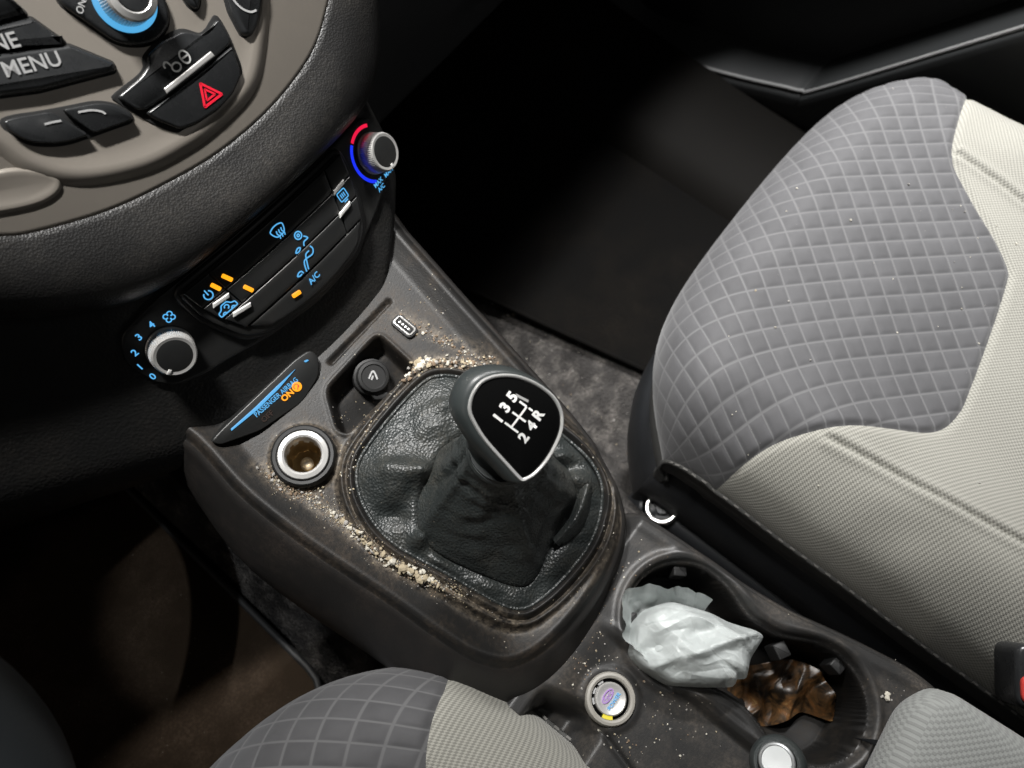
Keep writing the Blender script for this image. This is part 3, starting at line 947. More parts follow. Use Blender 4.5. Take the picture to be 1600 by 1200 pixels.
# ================================================================== centre console, front body
CC = np.array((.018, .005))
OUT = crom([(-0.0021, -0.0896), (0.0306, -0.0855), (0.0532, -0.0756), (0.0656, -0.0599), (0.0753, -0.0401), (0.0844, -0.0139), (0.0939, 0.041), (0.1033, 0.1005), (0.1123, 0.1538), (0.1174, 0.1963), (0.0675, 0.2074), (-0.0375, 0.2074), (-0.0806, 0.1963), (-0.0833, 0.1513), (-0.0879, 0.1104), (-0.0858, 0.0618), (-0.08, 0.0105), (-0.0763, -0.0302), (-0.0718, -0.056), (-0.0606, -0.0751), (-0.0372, -0.086)], 10)
FRM = crom([(-0.0351, 0.068), (-0.0166, 0.0759), (0.0313, 0.078), (0.0494, 0.0712), (0.0618, 0.0492), (0.0678, 0.0204), (0.0701, -0.0101), (0.068, -0.0362), (0.0579, -0.054), (0.0359, -0.0653), (0.0117, -0.0677), (-0.0192, -0.0633), (-0.0347, -0.052), (-0.0431, -0.0121), (-0.0502, 0.0255), (-0.0465, 0.0492)], 10)
WELL = rounded([(-0.005, 0.1221), (0.0455, 0.1237), (0.0439, 0.0896), (0.0235, 0.0912), (-0.0179, 0.0928), (-0.0198, 0.0991)], .006, 5)
SOCK = np.array((-0.0459, 0.1018))
ZS = .13


def polar(poly, c, th):
    d = np.asarray(poly) - c
    a = np.arctan2(d[:, 1], d[:, 0])
    r = np.hypot(d[:, 0], d[:, 1])
    i = np.argsort(a)
    a, r = a[i], r[i]
    return np.interp(th, np.concatenate([a - 2 * math.pi, a, a + 2 * math.pi]), np.concatenate([r, r, r]))


def console_z(x, y):
    x, y = np.asarray(x, float), np.asarray(y, float)
    do, df, dw = -sdf(OUT, x, y), sdf(FRM, x, y), sdf(WELL, x, y)
    z = ZS * y
    z = z - .0040 * sstep(.010, .022, do) * sstep(.008, .016, df)          # shallow dish
    z = z + .0026 * np.exp(-((do - .0065) / .0038) ** 2) - .0022 * sstep(.004, 0, do)
    z = z + .0048 * np.exp(-((df - .0040) / .0026) ** 2) + .0024 * np.exp(-((df - .0098) / .0018) ** 2) - .0012 * np.exp(-((df - .0073) / .0008) ** 2)
    z = z + .0008 * np.exp(-((dw - .0015) / .0012) ** 2)
    z = z - .024 * sstep(.0004, -.0028, dw) + .006 * sstep(.0004, -.0028, dw) * sstep(.09, .12, y)
    ds = np.hypot(x - SOCK[0], y - SOCK[1])
    z = z + .0022 * sstep(.0225, .0185, ds) - .035 * sstep(.0150, .0135, ds)
    # tray slot ahead of the covered outlet
    sl = np.abs(y - (.1330 + .02 * (x - .04))) - .0010
    z = z - .004 * sstep(.0012, -.0006, sl) * sstep(.008, .011, x) * sstep(.070, .067, x)
    return z


con = thing('centre_console', 'dusty black centre console with gear gaiter frame and cup holder', 'console', (.015, -.05, -.2))
nth, nr = 760, 130
th = np.linspace(-math.pi, math.pi, nth, endpoint=False)
r0, r1 = polar(FRM, CC, th), polar(OUT, CC, th)
q = np.concatenate([np.linspace(0, .16, 24, endpoint=False), np.linspace(.16, .88, nr - 44, endpoint=False), np.linspace(.88, 1, 20)])
Rr = r0[None] + (r1 - r0)[None] * q[:, None]
X_, Y_ = CC[0] + Rr * np.cos(th), CC[1] + Rr * np.sin(th)
Zc = console_z(X_, Y_)
inn = np.stack([CC[0] + (r0 - .003) * np.cos(th), CC[1] + (r0 - .003) * np.sin(th), console_z(CC[0] + r0 * np.cos(th), CC[1] + r0 * np.sin(th)) - .008], -1)
P = np.concatenate([inn[None], np.stack([X_, Y_, Zc], -1)])
ctop = grid('console_top', P, M['console'], con, cu=True)
gx_, gy_ = P[..., 0].ravel(), P[..., 1].ravel()
LEFT = crom([(-.0675, .1180), (-.0665, .1010), (-.0640, .0850), (-.0620, .0675), (-.0610, .0475), (-.0612, .0255), (-.0570, .0085), (-.0530, -.008), (-.0480, -.024), (-.040, -.060)], 3, False)
dl_ = np.min(np.hypot(gx_[:, None] - LEFT[None, :, 0], gy_[:, None] - LEFT[None, :, 1]), 1)
RIGHT = crom([(.036, .0920), (.050, .088), (.0600, .078), (.070, .064), (.076, .045)], 3, False)
RIGHT2 = crom([(.064, .120), (.070, .096), (.076, .074), (.080, .052)], 3, False)
dr_ = np.minimum(np.min(np.hypot(gx_[:, None] - RIGHT[None, :, 0], gy_[:, None] - RIGHT[None, :, 1]), 1), np.min(np.hypot(gx_[:, None] - RIGHT2[None, :, 0], gy_[:, None] - RIGHT2[None, :, 1]), 1))
df_ = sdf(FRM, gx_, gy_)
ds_ = np.hypot(gx_ - SOCK[0], gy_ - SOCK[1])
grime = .9 * np.exp(-(dl_ / .0048) ** 2) + .8 * np.exp(-(dr_ / .0055) ** 2) + .55 * np.exp(-((df_ - .0073) / .0014) ** 2) + .45 * np.exp(-((df_ - .0135) / .0030) ** 2) + .5 * np.exp(-((ds_ - .0215) / .0030) ** 2)
at_ = ctop.data.attributes.new('grime', 'FLOAT', 'POINT')
at_.data.foreach_set('value', np.clip(grime, 0, 1).astype(np.float32))
# side skirt
ang_l = np.clip(-np.cos(th - 0), 0, 1)                        # 1 towards the driver
rear = np.clip(-np.sin(th), 0, 1) ** 2
fac = .25 + .75 * np.clip(ang_l * 1.3, 0, 1) + .25 * rear
rows = []
edge3 = P[-1]
dx, dy_ = np.cos(th), np.sin(th)
tang = np.roll(edge3, -1, 0) - np.roll(edge3, 1, 0)
nrm = np.stack([tang[:, 1], -tang[:, 0]], 1)
nrm /= np.linalg.norm(nrm, axis=1)[:, None]
for oo, dz_ in ((0, 0), (.0012, -.0006), (.003, -.002), (.0055, -.005), (.011, -.012), (.018, -.022), (.025, -.036), (.029, -.052), (.030, -.070), (.024, -.10), (.012, -.16), (.004, -.26)):
    f2 = np.where(oo < .004, 1, fac)
    rows.append(np.stack([edge3[:, 0] + nrm[:, 0] * oo * f2, edge3[:, 1] + nrm[:, 1] * oo * f2, edge3[:, 2] + dz_], -1))
grid('console_side', np.array(rows), M['skirt'], con, cu=True)

# rear tray with the double cup holder
CUPS = ((.031, -.146, .0395), (.041, -.236, .0380))


def cup_sdf(x, y):
    d = [np.hypot(x - a, y - b) - r for a, b, r in CUPS]
    k = .018
    h = np.clip(.5 + .5 * (d[1] - d[0]) / k, 0, 1)
    u = d[1] * (1 - h) + d[0] * h - k * h * (1 - h)
    ax_, ay_ = .031, -.146
    ux_, uy_ = .111, -.994
    t = np.clip((x - ax_) * ux_ + (y - ay_) * uy_, 0, .09)
    nk = np.hypot(x - ax_ - ux_ * t, y - ay_ - uy_ * t) - .027
    h = np.clip(.5 + .5 * (nk - u) / .012, 0, 1)
    return nk * (1 - h) + u * h - .012 * h * (1 - h)


BTN = np.array((-.0360, -.1345))


def tray_z(x, y):
    x, y = np.asarray(x, float), np.asarray(y, float)
    d = cup_sdf(x, y)
    z = np.full(np.shape(x), -.030)
    z = z + .0024 * np.exp(-((d - .0035) / .0028) ** 2)
    z = z - .004 * sstep(.0008, -.0010, d) - .046 * sstep(-.0030, -.0052, d) - .012 * sstep(-.004, -.03, d)
    xl = x + .0035 - .02 * (y + .15) * 0
    z = z - .0065 * sstep(.0010, -.0045, xl) * sstep(-.100, -.125, y)
    z = z + .0022 * np.exp(-((xl - .0035) / .0022) ** 2) * sstep(-.100, -.125, y)
    z = z - .0040 * np.exp(-((x + .0560 - .25 * (y + .15)) / .0022) ** 2) * sstep(-.135, -.15, y)
    z = z - .030 * sstep(-.046, -.062, x + .30 * (y + .12)) * sstep(-.145, -.125, y) * sstep(-.095, -.105, y)
    db = np.hypot(x - BTN[0], y - BTN[1])
    z = z + .0020 * sstep(.0215, .0165, db) - .012 * sstep(.0150, .0135, db)
    z = z - .030 * sstep(-.088, -.070, y)
    return z


ny, nx = 330, 190
yy = np.linspace(-.055, -.46, ny)
xr = np.interp(-yy, [.055, .083, .12, .16, .1965, .235, .285, .33, .46], [.070, .0715, .0745, .0755, .0800, .0900, .1000, .094, .094])
xr = np.convolve(np.pad(xr, 12, 'edge'), np.ones(25) / 25, 'valid')
xl_ = np.full(ny, -.078)
qx = np.linspace(0, 1, nx)
Xg = xl_[:, None] + (xr - xl_)[:, None] * qx
Yg = np.repeat(yy[:, None], nx, 1)
Zg = tray_z(Xg, Yg)
dr = (xr[:, None] - Xg)
Zg = Zg - .004 * sstep(.004, 0, dr) + .0015 * np.exp(-((dr - .008) / .004) ** 2)
PT = np.stack([Xg, Yg, Zg], -1)
ft = np.array(grid_faces(ny, nx))
incup = (cup_sdf(Xg, Yg).ravel()[ft].mean(1) < -.0016)
for nm_, sel_, mt_ in (('rear_tray', ~incup, M['tray']), ('cup_holder', incup, M['cup'])):
    us_ = np.unique(ft[sel_])
    rm_ = np.zeros(ny * nx, int)
    rm_[us_] = np.arange(len(us_))
    mesh(nm_, PT.reshape(-1, 3)[us_], [tuple(r) for r in rm_[ft[sel_]].tolist()], mt_, con)
ed = np.stack([Xg[:, -1], Yg[:, -1], Zg[:, -1]], -1)
grid('rear_tray_side', np.array([ed + np.array((a, 0, b)) for a, b in ((0, 0), (.002, -.004), (.003, -.03), (.002, -.15), (.0, -.26))]), M['skirt'], con)
for a, (cx_, cy_) in ((125, CUPS[0][:2]), (35, CUPS[0][:2]), (-10, CUPS[1][:2]), (60, CUPS[1][:2])):
    ra = math.radians(a)
    R2 = .0355 if (cx_, cy_) == CUPS[0][:2] else .0340
    fr = Frame((cx_ + R2 * math.cos(ra), cy_ + R2 * math.sin(ra), -.0405), (0, 0, 1), 0, (math.cos(ra), math.sin(ra), 0))
    plate(fr, 'grip_tab', rounded([(-.006, -.0045), (.004, -.0045), (.004, .0045), (-.006, .0045)], .001), -.012, .0030, .001, M['rubber'], con)

def creases(x, y, rs, amps):
    """sharp straight folds: triangle waves in several directions, slightly warped"""
    z = 0 * x
    xw = x + .0055 * vnoise(x * 70 + 3, y * 70 + 3, 31)
    yw = y + .0055 * vnoise(x * 70 + 13, y * 70 + 3, 32)
    for lam, amp in amps:
        a = rs.uniform(0, math.pi)
        t = (xw * math.cos(a) + yw * math.sin(a)) / lam + rs.uniform(0, 1)
        w = .5 + .5 * vnoise(x / lam * .6 + rs.uniform(0, 40), y / lam * .6 + rs.uniform(0, 40), 33)
        z = z + amp * w * (4 * np.abs(t - np.floor(t + .5)) - 1)
    return z


# ================================================================== gear lever
gear = thing('gear_lever', 'manual gear lever with gloss black knob, chrome ring and wrinkled leather gaiter', 'gear lever', (.018, .002, 0))
TOW = crom([(-0.0276, 0.0276), (-0.0384, 0.0081), (-0.0323, -0.0222), (-0.0199, -0.0515), (0.0048, -0.05), (0.0285, -0.0481), (0.0507, -0.0362), (0.0559, -0.0041), (0.0449, 0.0265), (0.019, 0.0389), (-0.0072, 0.0368)], 8)
nb = 560
tb = np.linspace(-math.pi, math.pi, nb, endpoint=False)
b0, bt = polar(FRM, CC, tb) + .0005, polar(TOW, CC, tb)
bt = np.minimum(bt, b0 - .004)
NECK = np.array((.0185, .0005))


def gz(x, y):
    return ZS * y


def ridge(a, c, w):
    d = (a - math.radians(c) + math.pi) % (2 * math.pi) - math.pi
    return np.exp(-(d / math.radians(w)) ** 2)


GCR = [(.045, .0016), (.031, .0014), (.022, .0009), (.013, .0005)]
rows = []
for s in np.linspace(0, 1, 40):
    r = b0 + (bt + .0015 - b0) * s
    x, y = CC[0] + r * np.cos(tb), CC[1] + r * np.sin(tb)
    wid = np.clip((b0 - bt) / .03, .15, 1.2)
    fold = .0110 * ridge(tb, 128, 8) * s + .0090 * ridge(tb, 171, 5) * s ** 1.5 - .0060 * ridge(tb, 150, 8) * np.sin(math.pi * s) + .009 * ridge(tb, -52, 7) * s + .006 * ridge(tb, -33, 5) * s - .004 * ridge(tb, -43, 5) * s + .008 * ridge(tb, 12, 10) * s + .006 * ridge(tb, 62, 12) * s
    fold = fold + (.0012 * vnoise(x * 90 + 9, y * 90 + 5, 4) + creases(x, y, np.random.default_rng(41), GCR)) * math.sin(math.pi * s)
    z = gz(x, y) + .0012 + (.0052 * math.sin(math.pi * s * .8) + .003 * s) * wid + fold
    rows.append(np.stack([x, y, z], -1))
# crease where the tower stands in the drape
x, y = CC[0] + (bt - .0035) * np.cos(tb), CC[1] + (bt - .0035) * np.sin(tb)
rows.append(np.stack([x, y, gz(x, y) - .001 + .5 * (rows[-1][:, 2] - gz(x, y))], -1))
x, y = CC[0] + (bt - .0030) * np.cos(tb), CC[1] + (bt - .0030) * np.sin(tb)
rows.append(np.stack([x, y, gz(x, y) - .002 + .5 * (rows[-2][:, 2] - gz(x, y))], -1))
for s in np.concatenate([[0, .012, .03], np.linspace(.05, 1, 64)]):
    rn = .0200
    k = 1 - (1 - s) ** 1.65
    r = (bt + .0012 * (s > .005)) * (1 - k) + rn * k
    env = math.sin(math.pi * s ** .8) ** .8
    tw = tb + .30 * s
    pos = ridge(tw, 168, 6) + .9 * ridge(tw, -112, 5) + 1.0 * ridge(tw, -62, 6) + .7 * ridge(tw, 104, 8) + .8 * ridge(tw, 22, 8) + .5 * ridge(tw, -150, 7) + .6 * ridge(tw, 60, 6) + .6 * ridge(tw, -14, 6)
    neg = ridge(tw, 146, 8) + .8 * ridge(tw, -34, 8) + .8 * ridge(tw, 80, 9) + .5 * ridge(tw, -88, 8) + .6 * ridge(tw, 40, 7)
    r = r + env * (.0050 * pos - .0050 * neg) * (1 - .55 * s)
    # loose rings of cloth under the knob
    r = r + .0011 * np.sin(s * 46 + 2.0 * np.sin(tb + 1) + 1.2 * np.sin(3 * tb)) * sstep(.45, .75, np.array(s)) * (1 - s) * 2.2
    cx_ = CC[0] * (1 - k) + NECK[0] * k
    cy_ = CC[1] * (1 - k) + NECK[1] * k
    x, y = cx_ + r * np.cos(tb), cy_ + r * np.sin(tb)
    r = r + .0014 * vnoise(np.cos(tb) * 4 + s * 6 + 20, np.sin(tb) * 4 + s * 10 + 20, 5) * env + creases(.034 * np.sin(tb) + .05, .034 * np.cos(tb) + .075 * s, np.random.default_rng(42), GCR) * env * .9
    x, y = cx_ + r * np.cos(tb), cy_ + r * np.sin(tb)
    z = gz(x, y) * (1 - s) + .003 * (1 - s) + .080 * s ** .95
    rows.append(np.stack([x, y, z], -1))
boot = grid('gaiter', np.array(rows), M['leather'], gear, cu=True)
# fold pleat lying against the rear right of the gaiter
pl = np.array([[(.014, -.0585, -.009), (.030, -.0610, -.008), (.050, -.0545, -.006)], [(.012, -.0545, -.002), (.032, -.0565, .002), (.054, -.0490, .001)], [(.011, -.0510, .004), (.031, -.0520, .010), (.053, -.0450, .007)], [(.012, -.0480, .002), (.030, -.0480, .006), (.050, -.0420, .003)]])


def densify(Pc, ku=8, kv=8):
    a = np.stack([crom(r, ku, False) for r in Pc])
    return np.stack([crom(a[:, j], kv, False) for j in range(a.shape[1])], 1)


grid('pleat', densify(pl), M['leather'], boot)
rows = []
x, y = CC[0] + (b0 + .0002) * np.cos(tb), CC[1] + (b0 + .0002) * np.sin(tb)
tube('gaiter_piping', np.stack([x, y, console_z(x, y) + .0008], -1)[::3], .0013, M['leather'], boot, closed=True, seg=6)

KF = Frame((.01936, 0, .112), (-.24312, -.41817, .87523), 0, (.96352, 0, .26764))
CAP = crom(mm((-4.74, 23.65), (.28, 25.66), (6.6, 26.0), (12.07, 23.6), (16.83, 19.2), (20.7, 13.35), (23.2, 6.27), (24.4, -1.3), (24.07, -8.75), (21.5, -15.2), (17.9, -19.3), (12.4, -22.7), (4.5, -24.8), (-3.6, -25.7), (-11.5, -25.0), (-15.8, -23.4), (-18.3, -21.6), (-18.3, -18.3), (-17.05, -11.0), (-15.5, -1.4), (-13.66, 7.6), (-10.9, 15.3), (-8.24, 20.5)), 5)
CAPC = np.array((3.0, 0.)) * MM
cang = np.arctan2(CAP[:, 1] - CAPC[1], CAP[:, 0] - CAPC[0])
ring3 = lambda off, w: KF(offset(CAP, off)[:, 0], offset(CAP, off)[:, 1], w)
lean = lambda off, w, k: KF(offset(CAP, off)[:, 0] - .0018 * k, offset(CAP, off)[:, 1] + .0038 * k, w)
base3 = lean(-.0026, -.018, 1)
rows = [ring3(.0005, -.0002), lean(-.0010, -.0003, .15), lean(-.0020, -.0016, .45), lean(-.0030, -.0044, .75), lean(-.0036, -.0090, 1), lean(-.0034, -.0130, 1.05), base3]
for s in np.linspace(.12, 1, 16):
    k = sstep(0, 1, s)
    nz = .074 - .004 * s
    circ = np.stack([NECK[0] + .0195 * np.cos(cang), NECK[1] + .0195 * np.sin(cang), np.full(len(cang), .072)], -1)
    z_drop = base3 * (1 - s ** .9) + circ * s ** .9
    shr = 1 - .07 * math.sin(math.pi * s) ** 1.2
    cen = z_drop.mean(0)
    rows.append(cen + (z_drop - cen) * shr)
knob = grid('knob', np.array(rows), M['knob'], gear, cu=True, angle=60)
lathe('collar', [(.0198, -.004), (.0212, -.002), (.0214, .002), (.0203, .004)], (NECK[0], NECK[1], .0745), (-.05, -.08, 1), M['knob'], gear, seg=48)
grid('chrome_ring', np.array([ring3(-.0007, -.0012), ring3(-.0006, .0004), ring3(.0000, .0012), ring3(.0008, .0011), ring3(.0013, .0004), ring3(.0014, -.001)]), M['chrome'], knob, cu=True, angle=60)
ci = offset(CAP, .0013)
cr = np.hypot(*(ci - CAPC).T)
ca = np.arctan2(ci[:, 1] - CAPC[1], ci[:, 0] - CAPC[0])
io = np.argsort(ca)


def dome(u, v):
    u, v = np.asarray(u) - CAPC[0], np.asarray(v) - CAPC[1]
    R0 = np.interp(np.arctan2(v, u), np.concatenate([ca[io] - 2 * math.pi, ca[io], ca[io] + 2 * math.pi]), np.tile(cr[io], 3))
    s = np.clip(np.hypot(u, v) / R0, 0, 1)
    return .0002 + .0038 * (1 - s ** 2.2)


rows = []
for s in (1, .985, .96, .92, .86, .78, .68, .56, .44, .32, .2, .1, .01):
    p = CAPC + (ci - CAPC) * s
    rows.append(KF(p[:, 0], p[:, 1], .0002 + .0038 * (1 - s ** 2.2)))
capo = grid('cap', np.array(rows), M['gloss'], knob, cu=True, cap1=True)


class OnDome:
    def __call__(s, u, v, w=0.):
        return KF(u, v, dome(u, v) + .00012)


OD = OnDome()
dn = lambda a, b: np.linspace(np.array(a) * MM, np.array(b) * MM, 8)
strokes(OD, 'shift_pattern', [dn((-1.15, 4.9), (-.95, -3.6)), dn((5.1, 5.1), (5.5, -3.3)), dn((11.4, 5.4), (11.6, 1.0)), dn((11.7, -.3), (11.8, -2.8)), dn((-1.1, .9), (11.6, 1.0))], .00105, M['white'], capo)
for s, u, v in (('1', -1.5, 8.6), ('3', 4.8, 9.2), ('5', 11.0, 9.5), ('2', -1.2, -7.6), ('4', 5.8, -7.2), ('R', 11.9, -6.6)):
    text(OD, 'gear_number', s, u * MM, v * MM, .0074, M['white'], capo, bold=.045)

# ================================================================== sockets
AX = np.array((0, -ZS, 1.)) / math.hypot(ZS, 1)
so = np.array((SOCK[0], SOCK[1], ZS * SOCK[1] + .0010))
pso = thing('power_socket', 'open round power socket with a dull chrome ring and dirty brass inside', 'power socket', tuple(so - AX * .03))
lathe('bezel', [(.0196, -.003), (.0192, .0008), (.0180, .0022), (.0162, .0020), (.0152, .0)], so, AX, M['rubber'], pso, cap=False)
lathe('chrome_ring', [(.0152, -.002), (.0153, .0022), (.0148, .0030), (.0124, .0036), (.0112, .0030), (.0106, .0016), (.0105, -.010)], so, AX, M['satin'], pso, cap=False, seg=64, angle=35)
lathe('barrel', [(.0106, -.004), (.0104, -.026), (.0098, -.030), (.002, -.0305)], so, AX, M['brass'], pso, cap=False, ribs=10, ribd=.0008, ribrange=(1, 2))
lathe('contact', [(.004, -.030), (.004, -.024), (.0025, -.0225), (.0002, -.022)], so, AX, M['satin'], pso)

ca_ = np.array((-.08, -.42, .90))
ca_ /= np.linalg.norm(ca_)
cc_ = np.array((0.0225, 0.1098, 0.000895))
cov = thing('socket_cover', 'round black rubber socket cover with a moulded mark inside the recess', 'socket cover', tuple(cc_ - ca_ * .01))
cv = lathe('cap', [(.0122, -.010), (.0120, .0), (.0106, .0008), (.0106, .0058), (.0100, .0068), (.0082, .0072), (.0076, .0064), (.002, .0064)], cc_, ca_, M['rubber'], cov)
cfr = Frame(cc_, ca_)
strokes(cfr, 'moulded_mark', [crom(mm((-3.2, 1.2), (1.2, 2.8), (2.4, 1.8), (.4, -3.0)), 5, False), mm((-2.6, -.6), (.2, .6))], .0011, M['grey_print'], cov, w=.0068)
plate(cfr, 'lift_tab', rounded(mm((-9, -6), (-3, -9.5), (0, -15), (-4, -17), (-10, -12)), .0015), -.002, .0035, .0008, M['rubber'], cov)

uo = np.array((0.0606, 0.1138, ZS * 0.1138 - .0030))
ufr = Frame(uo, AX)
usb = thing('usb_port', 'small rectangular usb port with a metal rim by the covered socket', 'port', tuple(uo))
up = rounded(mm((-3.6, -7.6), (3.6, -7.6), (3.6, 7.6), (-3.6, 7.6)), .0022)
plate(ufr, 'surround', offset(up, -.0014), -.003, .0012, .0006, M['rubber'], usb)
grid('metal_rim', np.array([ufr(offset(up, d)[:, 0], offset(up, d)[:, 1], w) for d, w in ((0, .0008), (.0001, .0019), (.0008, .0021), (.0011, .0017), (.0012, .0010))]), M['satin'], usb, cu=True, angle=40)
plate(ufr, 'slot', offset(up, .0012), .0008, .00135, .0001, M['void'], usb)
plate(ufr, 'tongue', mm((-1.1, -5.2), (.9, -5.2), (.9, 5.2), (-1.1, 5.2)), .0012, .0018, .0002, M['rubber'], usb)
for k in range(4):
    plate(ufr, 'contact', mm((-.7, -4.4 + 2.5 * k), (.5, -4.4 + 2.5 * k), (.5, -3.0 + 2.5 * k), (-.7, -3.0 + 2.5 * k)), .0017, .00195, .00005, M['satin'], usb)

# ================================================================== start button
bz = -.030 - .0065 + .002
bo = np.array((BTN[0], BTN[1], bz))
sb = thing('start_button', 'round silver start button in a worn pale ring with a yellow lamp', 'button', tuple(bo - (0, 0, .01)))
bzm = surf('worn_ring', (.30, .285, .255), .5, dust=.5, dustcol=(.20, .17, .13), dscale=120)
lathe('ring', [(.0160, -.004), (.0158, .0010), (.0150, .0024), (.0135, .0028), (.0122, .0020), (.0118, -.002)], bo, (0, 0, 1), bzm, sb, cap=False)
lathe('dark_gap', [(.0120, -.001), (.0060, -.0012)], bo, (0, 0, 1), M['gloss'], sb, cap=False)
bt_ = lathe('push_face', [(.0098, -.002), (.0098, .0016), (.0092, .0024), (.0086, .0024), (.0074, .0016), (.004, .0012), (.0003, .0011)], bo, (0, 0, 1), M['satin'], sb)
bfr = Frame(bo, (0, 0, 1))
pk = glow('backlit_violet', (.42, .22, .62), .9)
strokes(bfr, 'oval_mark', [arc(.0002, .0024, .0048, 0, 360, 24, .0021)[:-1]], .0006, pk, bt_, w=.0022, closed=(0,))
text(bfr, 'lettering', 'Ford', .0002, .0024, .0036, pk, bt_, w=.0023, bold=.01)
text(bfr, 'lettering', 'POWER', .0002, -.0024, .0034, M['blue'], bt_, w=.0023, bold=.01)
yl = arc(0, 0, .0108, 188, 222, 8)
strokes(bfr, 'status_lamp', [yl], .0021, M['yellow'], sb, w=.0006)
for a in (60, 92, 124):
    strokes(bfr, 'gap_slot', [arc(0, 0, .0108, a, a + 20, 6)], .0012, M['strip'], sb, w=.0004)

# ================================================================== handbrake
ha = np.array((-.10, .42, .90))
ha /= np.linalg.norm(ha)
ht = np.array((-.0135, -.2120, .0300))
hbk = thing('handbrake_lever', 'black handbrake grip tip with a silver push button at the bottom edge', 'handbrake', tuple(ht - ha * .14))
lathe('grip', [(.010, -.16), (.0135, -.12), (.0155, -.05), (.0152, -.014), (.0146, -.006), (.0132, -.0015), (.0118, 0), (.0100, -.0006), (.0098, -.004)], ht, ha, M['knob'], hbk, cap=False)
lathe('push_button', [(.0094, -.006), (.0094, .0045), (.0088, .0056), (.0078, .0059), (.0074, .0055), (.0003, .0053)], ht, ha, M['steel'], hbk, angle=30)

# ================================================================== seats
PITCH = .0152


def seat(label, cat, cx, hw, y0, side, ins, seam_l, seam_r, fx_, x_lo, x_hi, y_back, gmm=.0016):
    """cushion: a rounded pad; ins is the outline of the quilted insert, seam_* the welts (plan, metres)"""
    root = thing('passenger_seat' if side > 0 else 'driver_seat', label, cat, (cx, y0 - .25, -.28))
    Rs, Rf = .060, .052
    nw = int((2 * hw - 2 * Rs + math.pi * Rs) / gmm)
    s = np.linspace(0, math.pi * Rs + 2 * hw - 2 * Rs, nw)
    q1 = math.pi * Rs / 2
    L = s[-1]

    def side_pos(s):
        e = np.minimum(s, L - s)
        ph = np.clip(e / Rs, 0, math.pi / 2)
        d = np.where(e < q1, Rs - Rs * np.cos(ph), Rs + (e - q1))
        z = np.where(e < q1, -Rs + Rs * np.sin(ph), 0)
        return np.where(s < L / 2, cx - hw + d, cx + hw - d), z
    xs, zx = side_pos(s)
    tuck = math.radians(40)                      # the front rolls back under
    qf = (math.pi / 2 + tuck) * Rf
    Lf = qf + (y0 - Rf - y_back)
    nf = int(Lf / gmm)
    f = np.linspace(0, Lf, nf)
    ph = np.clip(f / Rf - tuck, -tuck, math.pi / 2)
    df = np.where(f < qf, Rf - Rf * np.cos(ph), Rf + f - qf)
    zf = np.where(f < qf, -Rf + Rf * np.sin(ph), 0)
    keep = (xs >= x_lo) & (xs <= x_hi)
    xs, zx, s = xs[keep], zx[keep], s[keep]
    X, D = np.meshgrid(xs, df)
    ZX, ZF = np.meshgrid(zx, zf)
    S, F_ = np.meshgrid(s, f)
    a = (X - cx) / hw
    Y = y0 + fx_(a) - D
    Z = -np.sqrt(ZX ** 2 + ZF ** 2)
    # body shape: bolsters stand a little proud, middle dips
    Z = Z + .010 * np.exp(-((np.abs(a) - .70) / .16) ** 2) * sstep(.03, .16, D) - .004 * (1 - a * a) * sstep(.06, .2, D)
    Z = Z + .0016 * vnoise(X * 16 + 30, Y * 16 + 30, 8) + .0016 * vnoise(X * 42 + 30, Y * 30 + 30, 9) * sstep(.55, .75, np.abs(a))
    UVs = np.stack([S, F_], -1)
    di = sdf(ins, X, Y)
    Z = Z - .0022 * np.exp(-(di / .0026) ** 2)
    # quilting relief
    U1 = (UVs[..., 0] + UVs[..., 1]) / math.sqrt(2) / PITCH
    U2_ = (UVs[..., 0] - UVs[..., 1]) / math.sqrt(2) / PITCH
    pp = lambda t: np.abs((t + .5) % 1 - .5)
    # matches the PINGPONG in the material
    d1, d2 = np.abs(((U1 + .5) % 1) - .5), np.abs(((U2_ + .5) % 1) - .5)
    m_ = np.minimum(d1, d2)
    rel = .0008 * (1 - np.exp(-(m_ / .11) ** 2)) + .0005 * np.cos(math.pi * (d1 - .5)) * np.cos(math.pi * (d2 - .5))
    Z = np.where(di < 0, Z + rel * sstep(0, -.004, di), Z)
    # welts
    for sm in (seam_l, seam_r):
        if sm is None:
            continue
        sm = np.asarray(sm)
        xx = np.interp(-Y, -sm[:, 1], sm[:, 0])
        ds_ = np.abs(X - xx)
        on = (Y < sm[0, 1]) & (di > 0)
        Z = np.where(on, Z - .0028 * np.exp(-(ds_ / .0016) ** 2) + .0012 * np.exp(-((ds_ - .005) / .003) ** 2), Z)
    P = np.stack([X, Y, Z], -1)
    m, n = X.shape
    fc = np.array(grid_faces(m, n))
    PV, UVv, dv = P.reshape(-1, 3), UVs.reshape(-1, 2), di.reshape(-1)
    sgn = dv[fc] < 0
    full_in, full_out = sgn.all(1), (~sgn).all(1)
    PV, UVv = list(PV), list(UVv)
    cut = {}
    parts = {True: [tuple(r) for r in fc[full_in].tolist()], False: [tuple(r) for r in fc[full_out].tolist()]}
    for fq in fc[~(full_in | full_out)].tolist():
        for inside in (True, False):
            poly = []
            for k_ in range(4):
                a_, b_ = fq[k_], fq[(k_ + 1) % 4]
                if (dv[a_] < 0) == inside:
                    poly.append(a_)
                if (dv[a_] < 0) != (dv[b_] < 0):
                    e_ = (min(a_, b_), max(a_, b_))
                    if e_ not in cut:
                        t_ = dv[e_[0]] / (dv[e_[0]] - dv[e_[1]])
                        PV.append(PV[e_[0]] * (1 - t_) + PV[e_[1]] * t_)
                        UVv.append(UVv[e_[0]] * (1 - t_) + UVv[e_[1]] * t_)
                        cut[e_] = len(PV) - 1
                    poly.append(cut[e_])
            if len(poly) >= 3:
                parts[inside].append(tuple(poly))
    PV, UVv = np.array(PV), np.array(UVv)
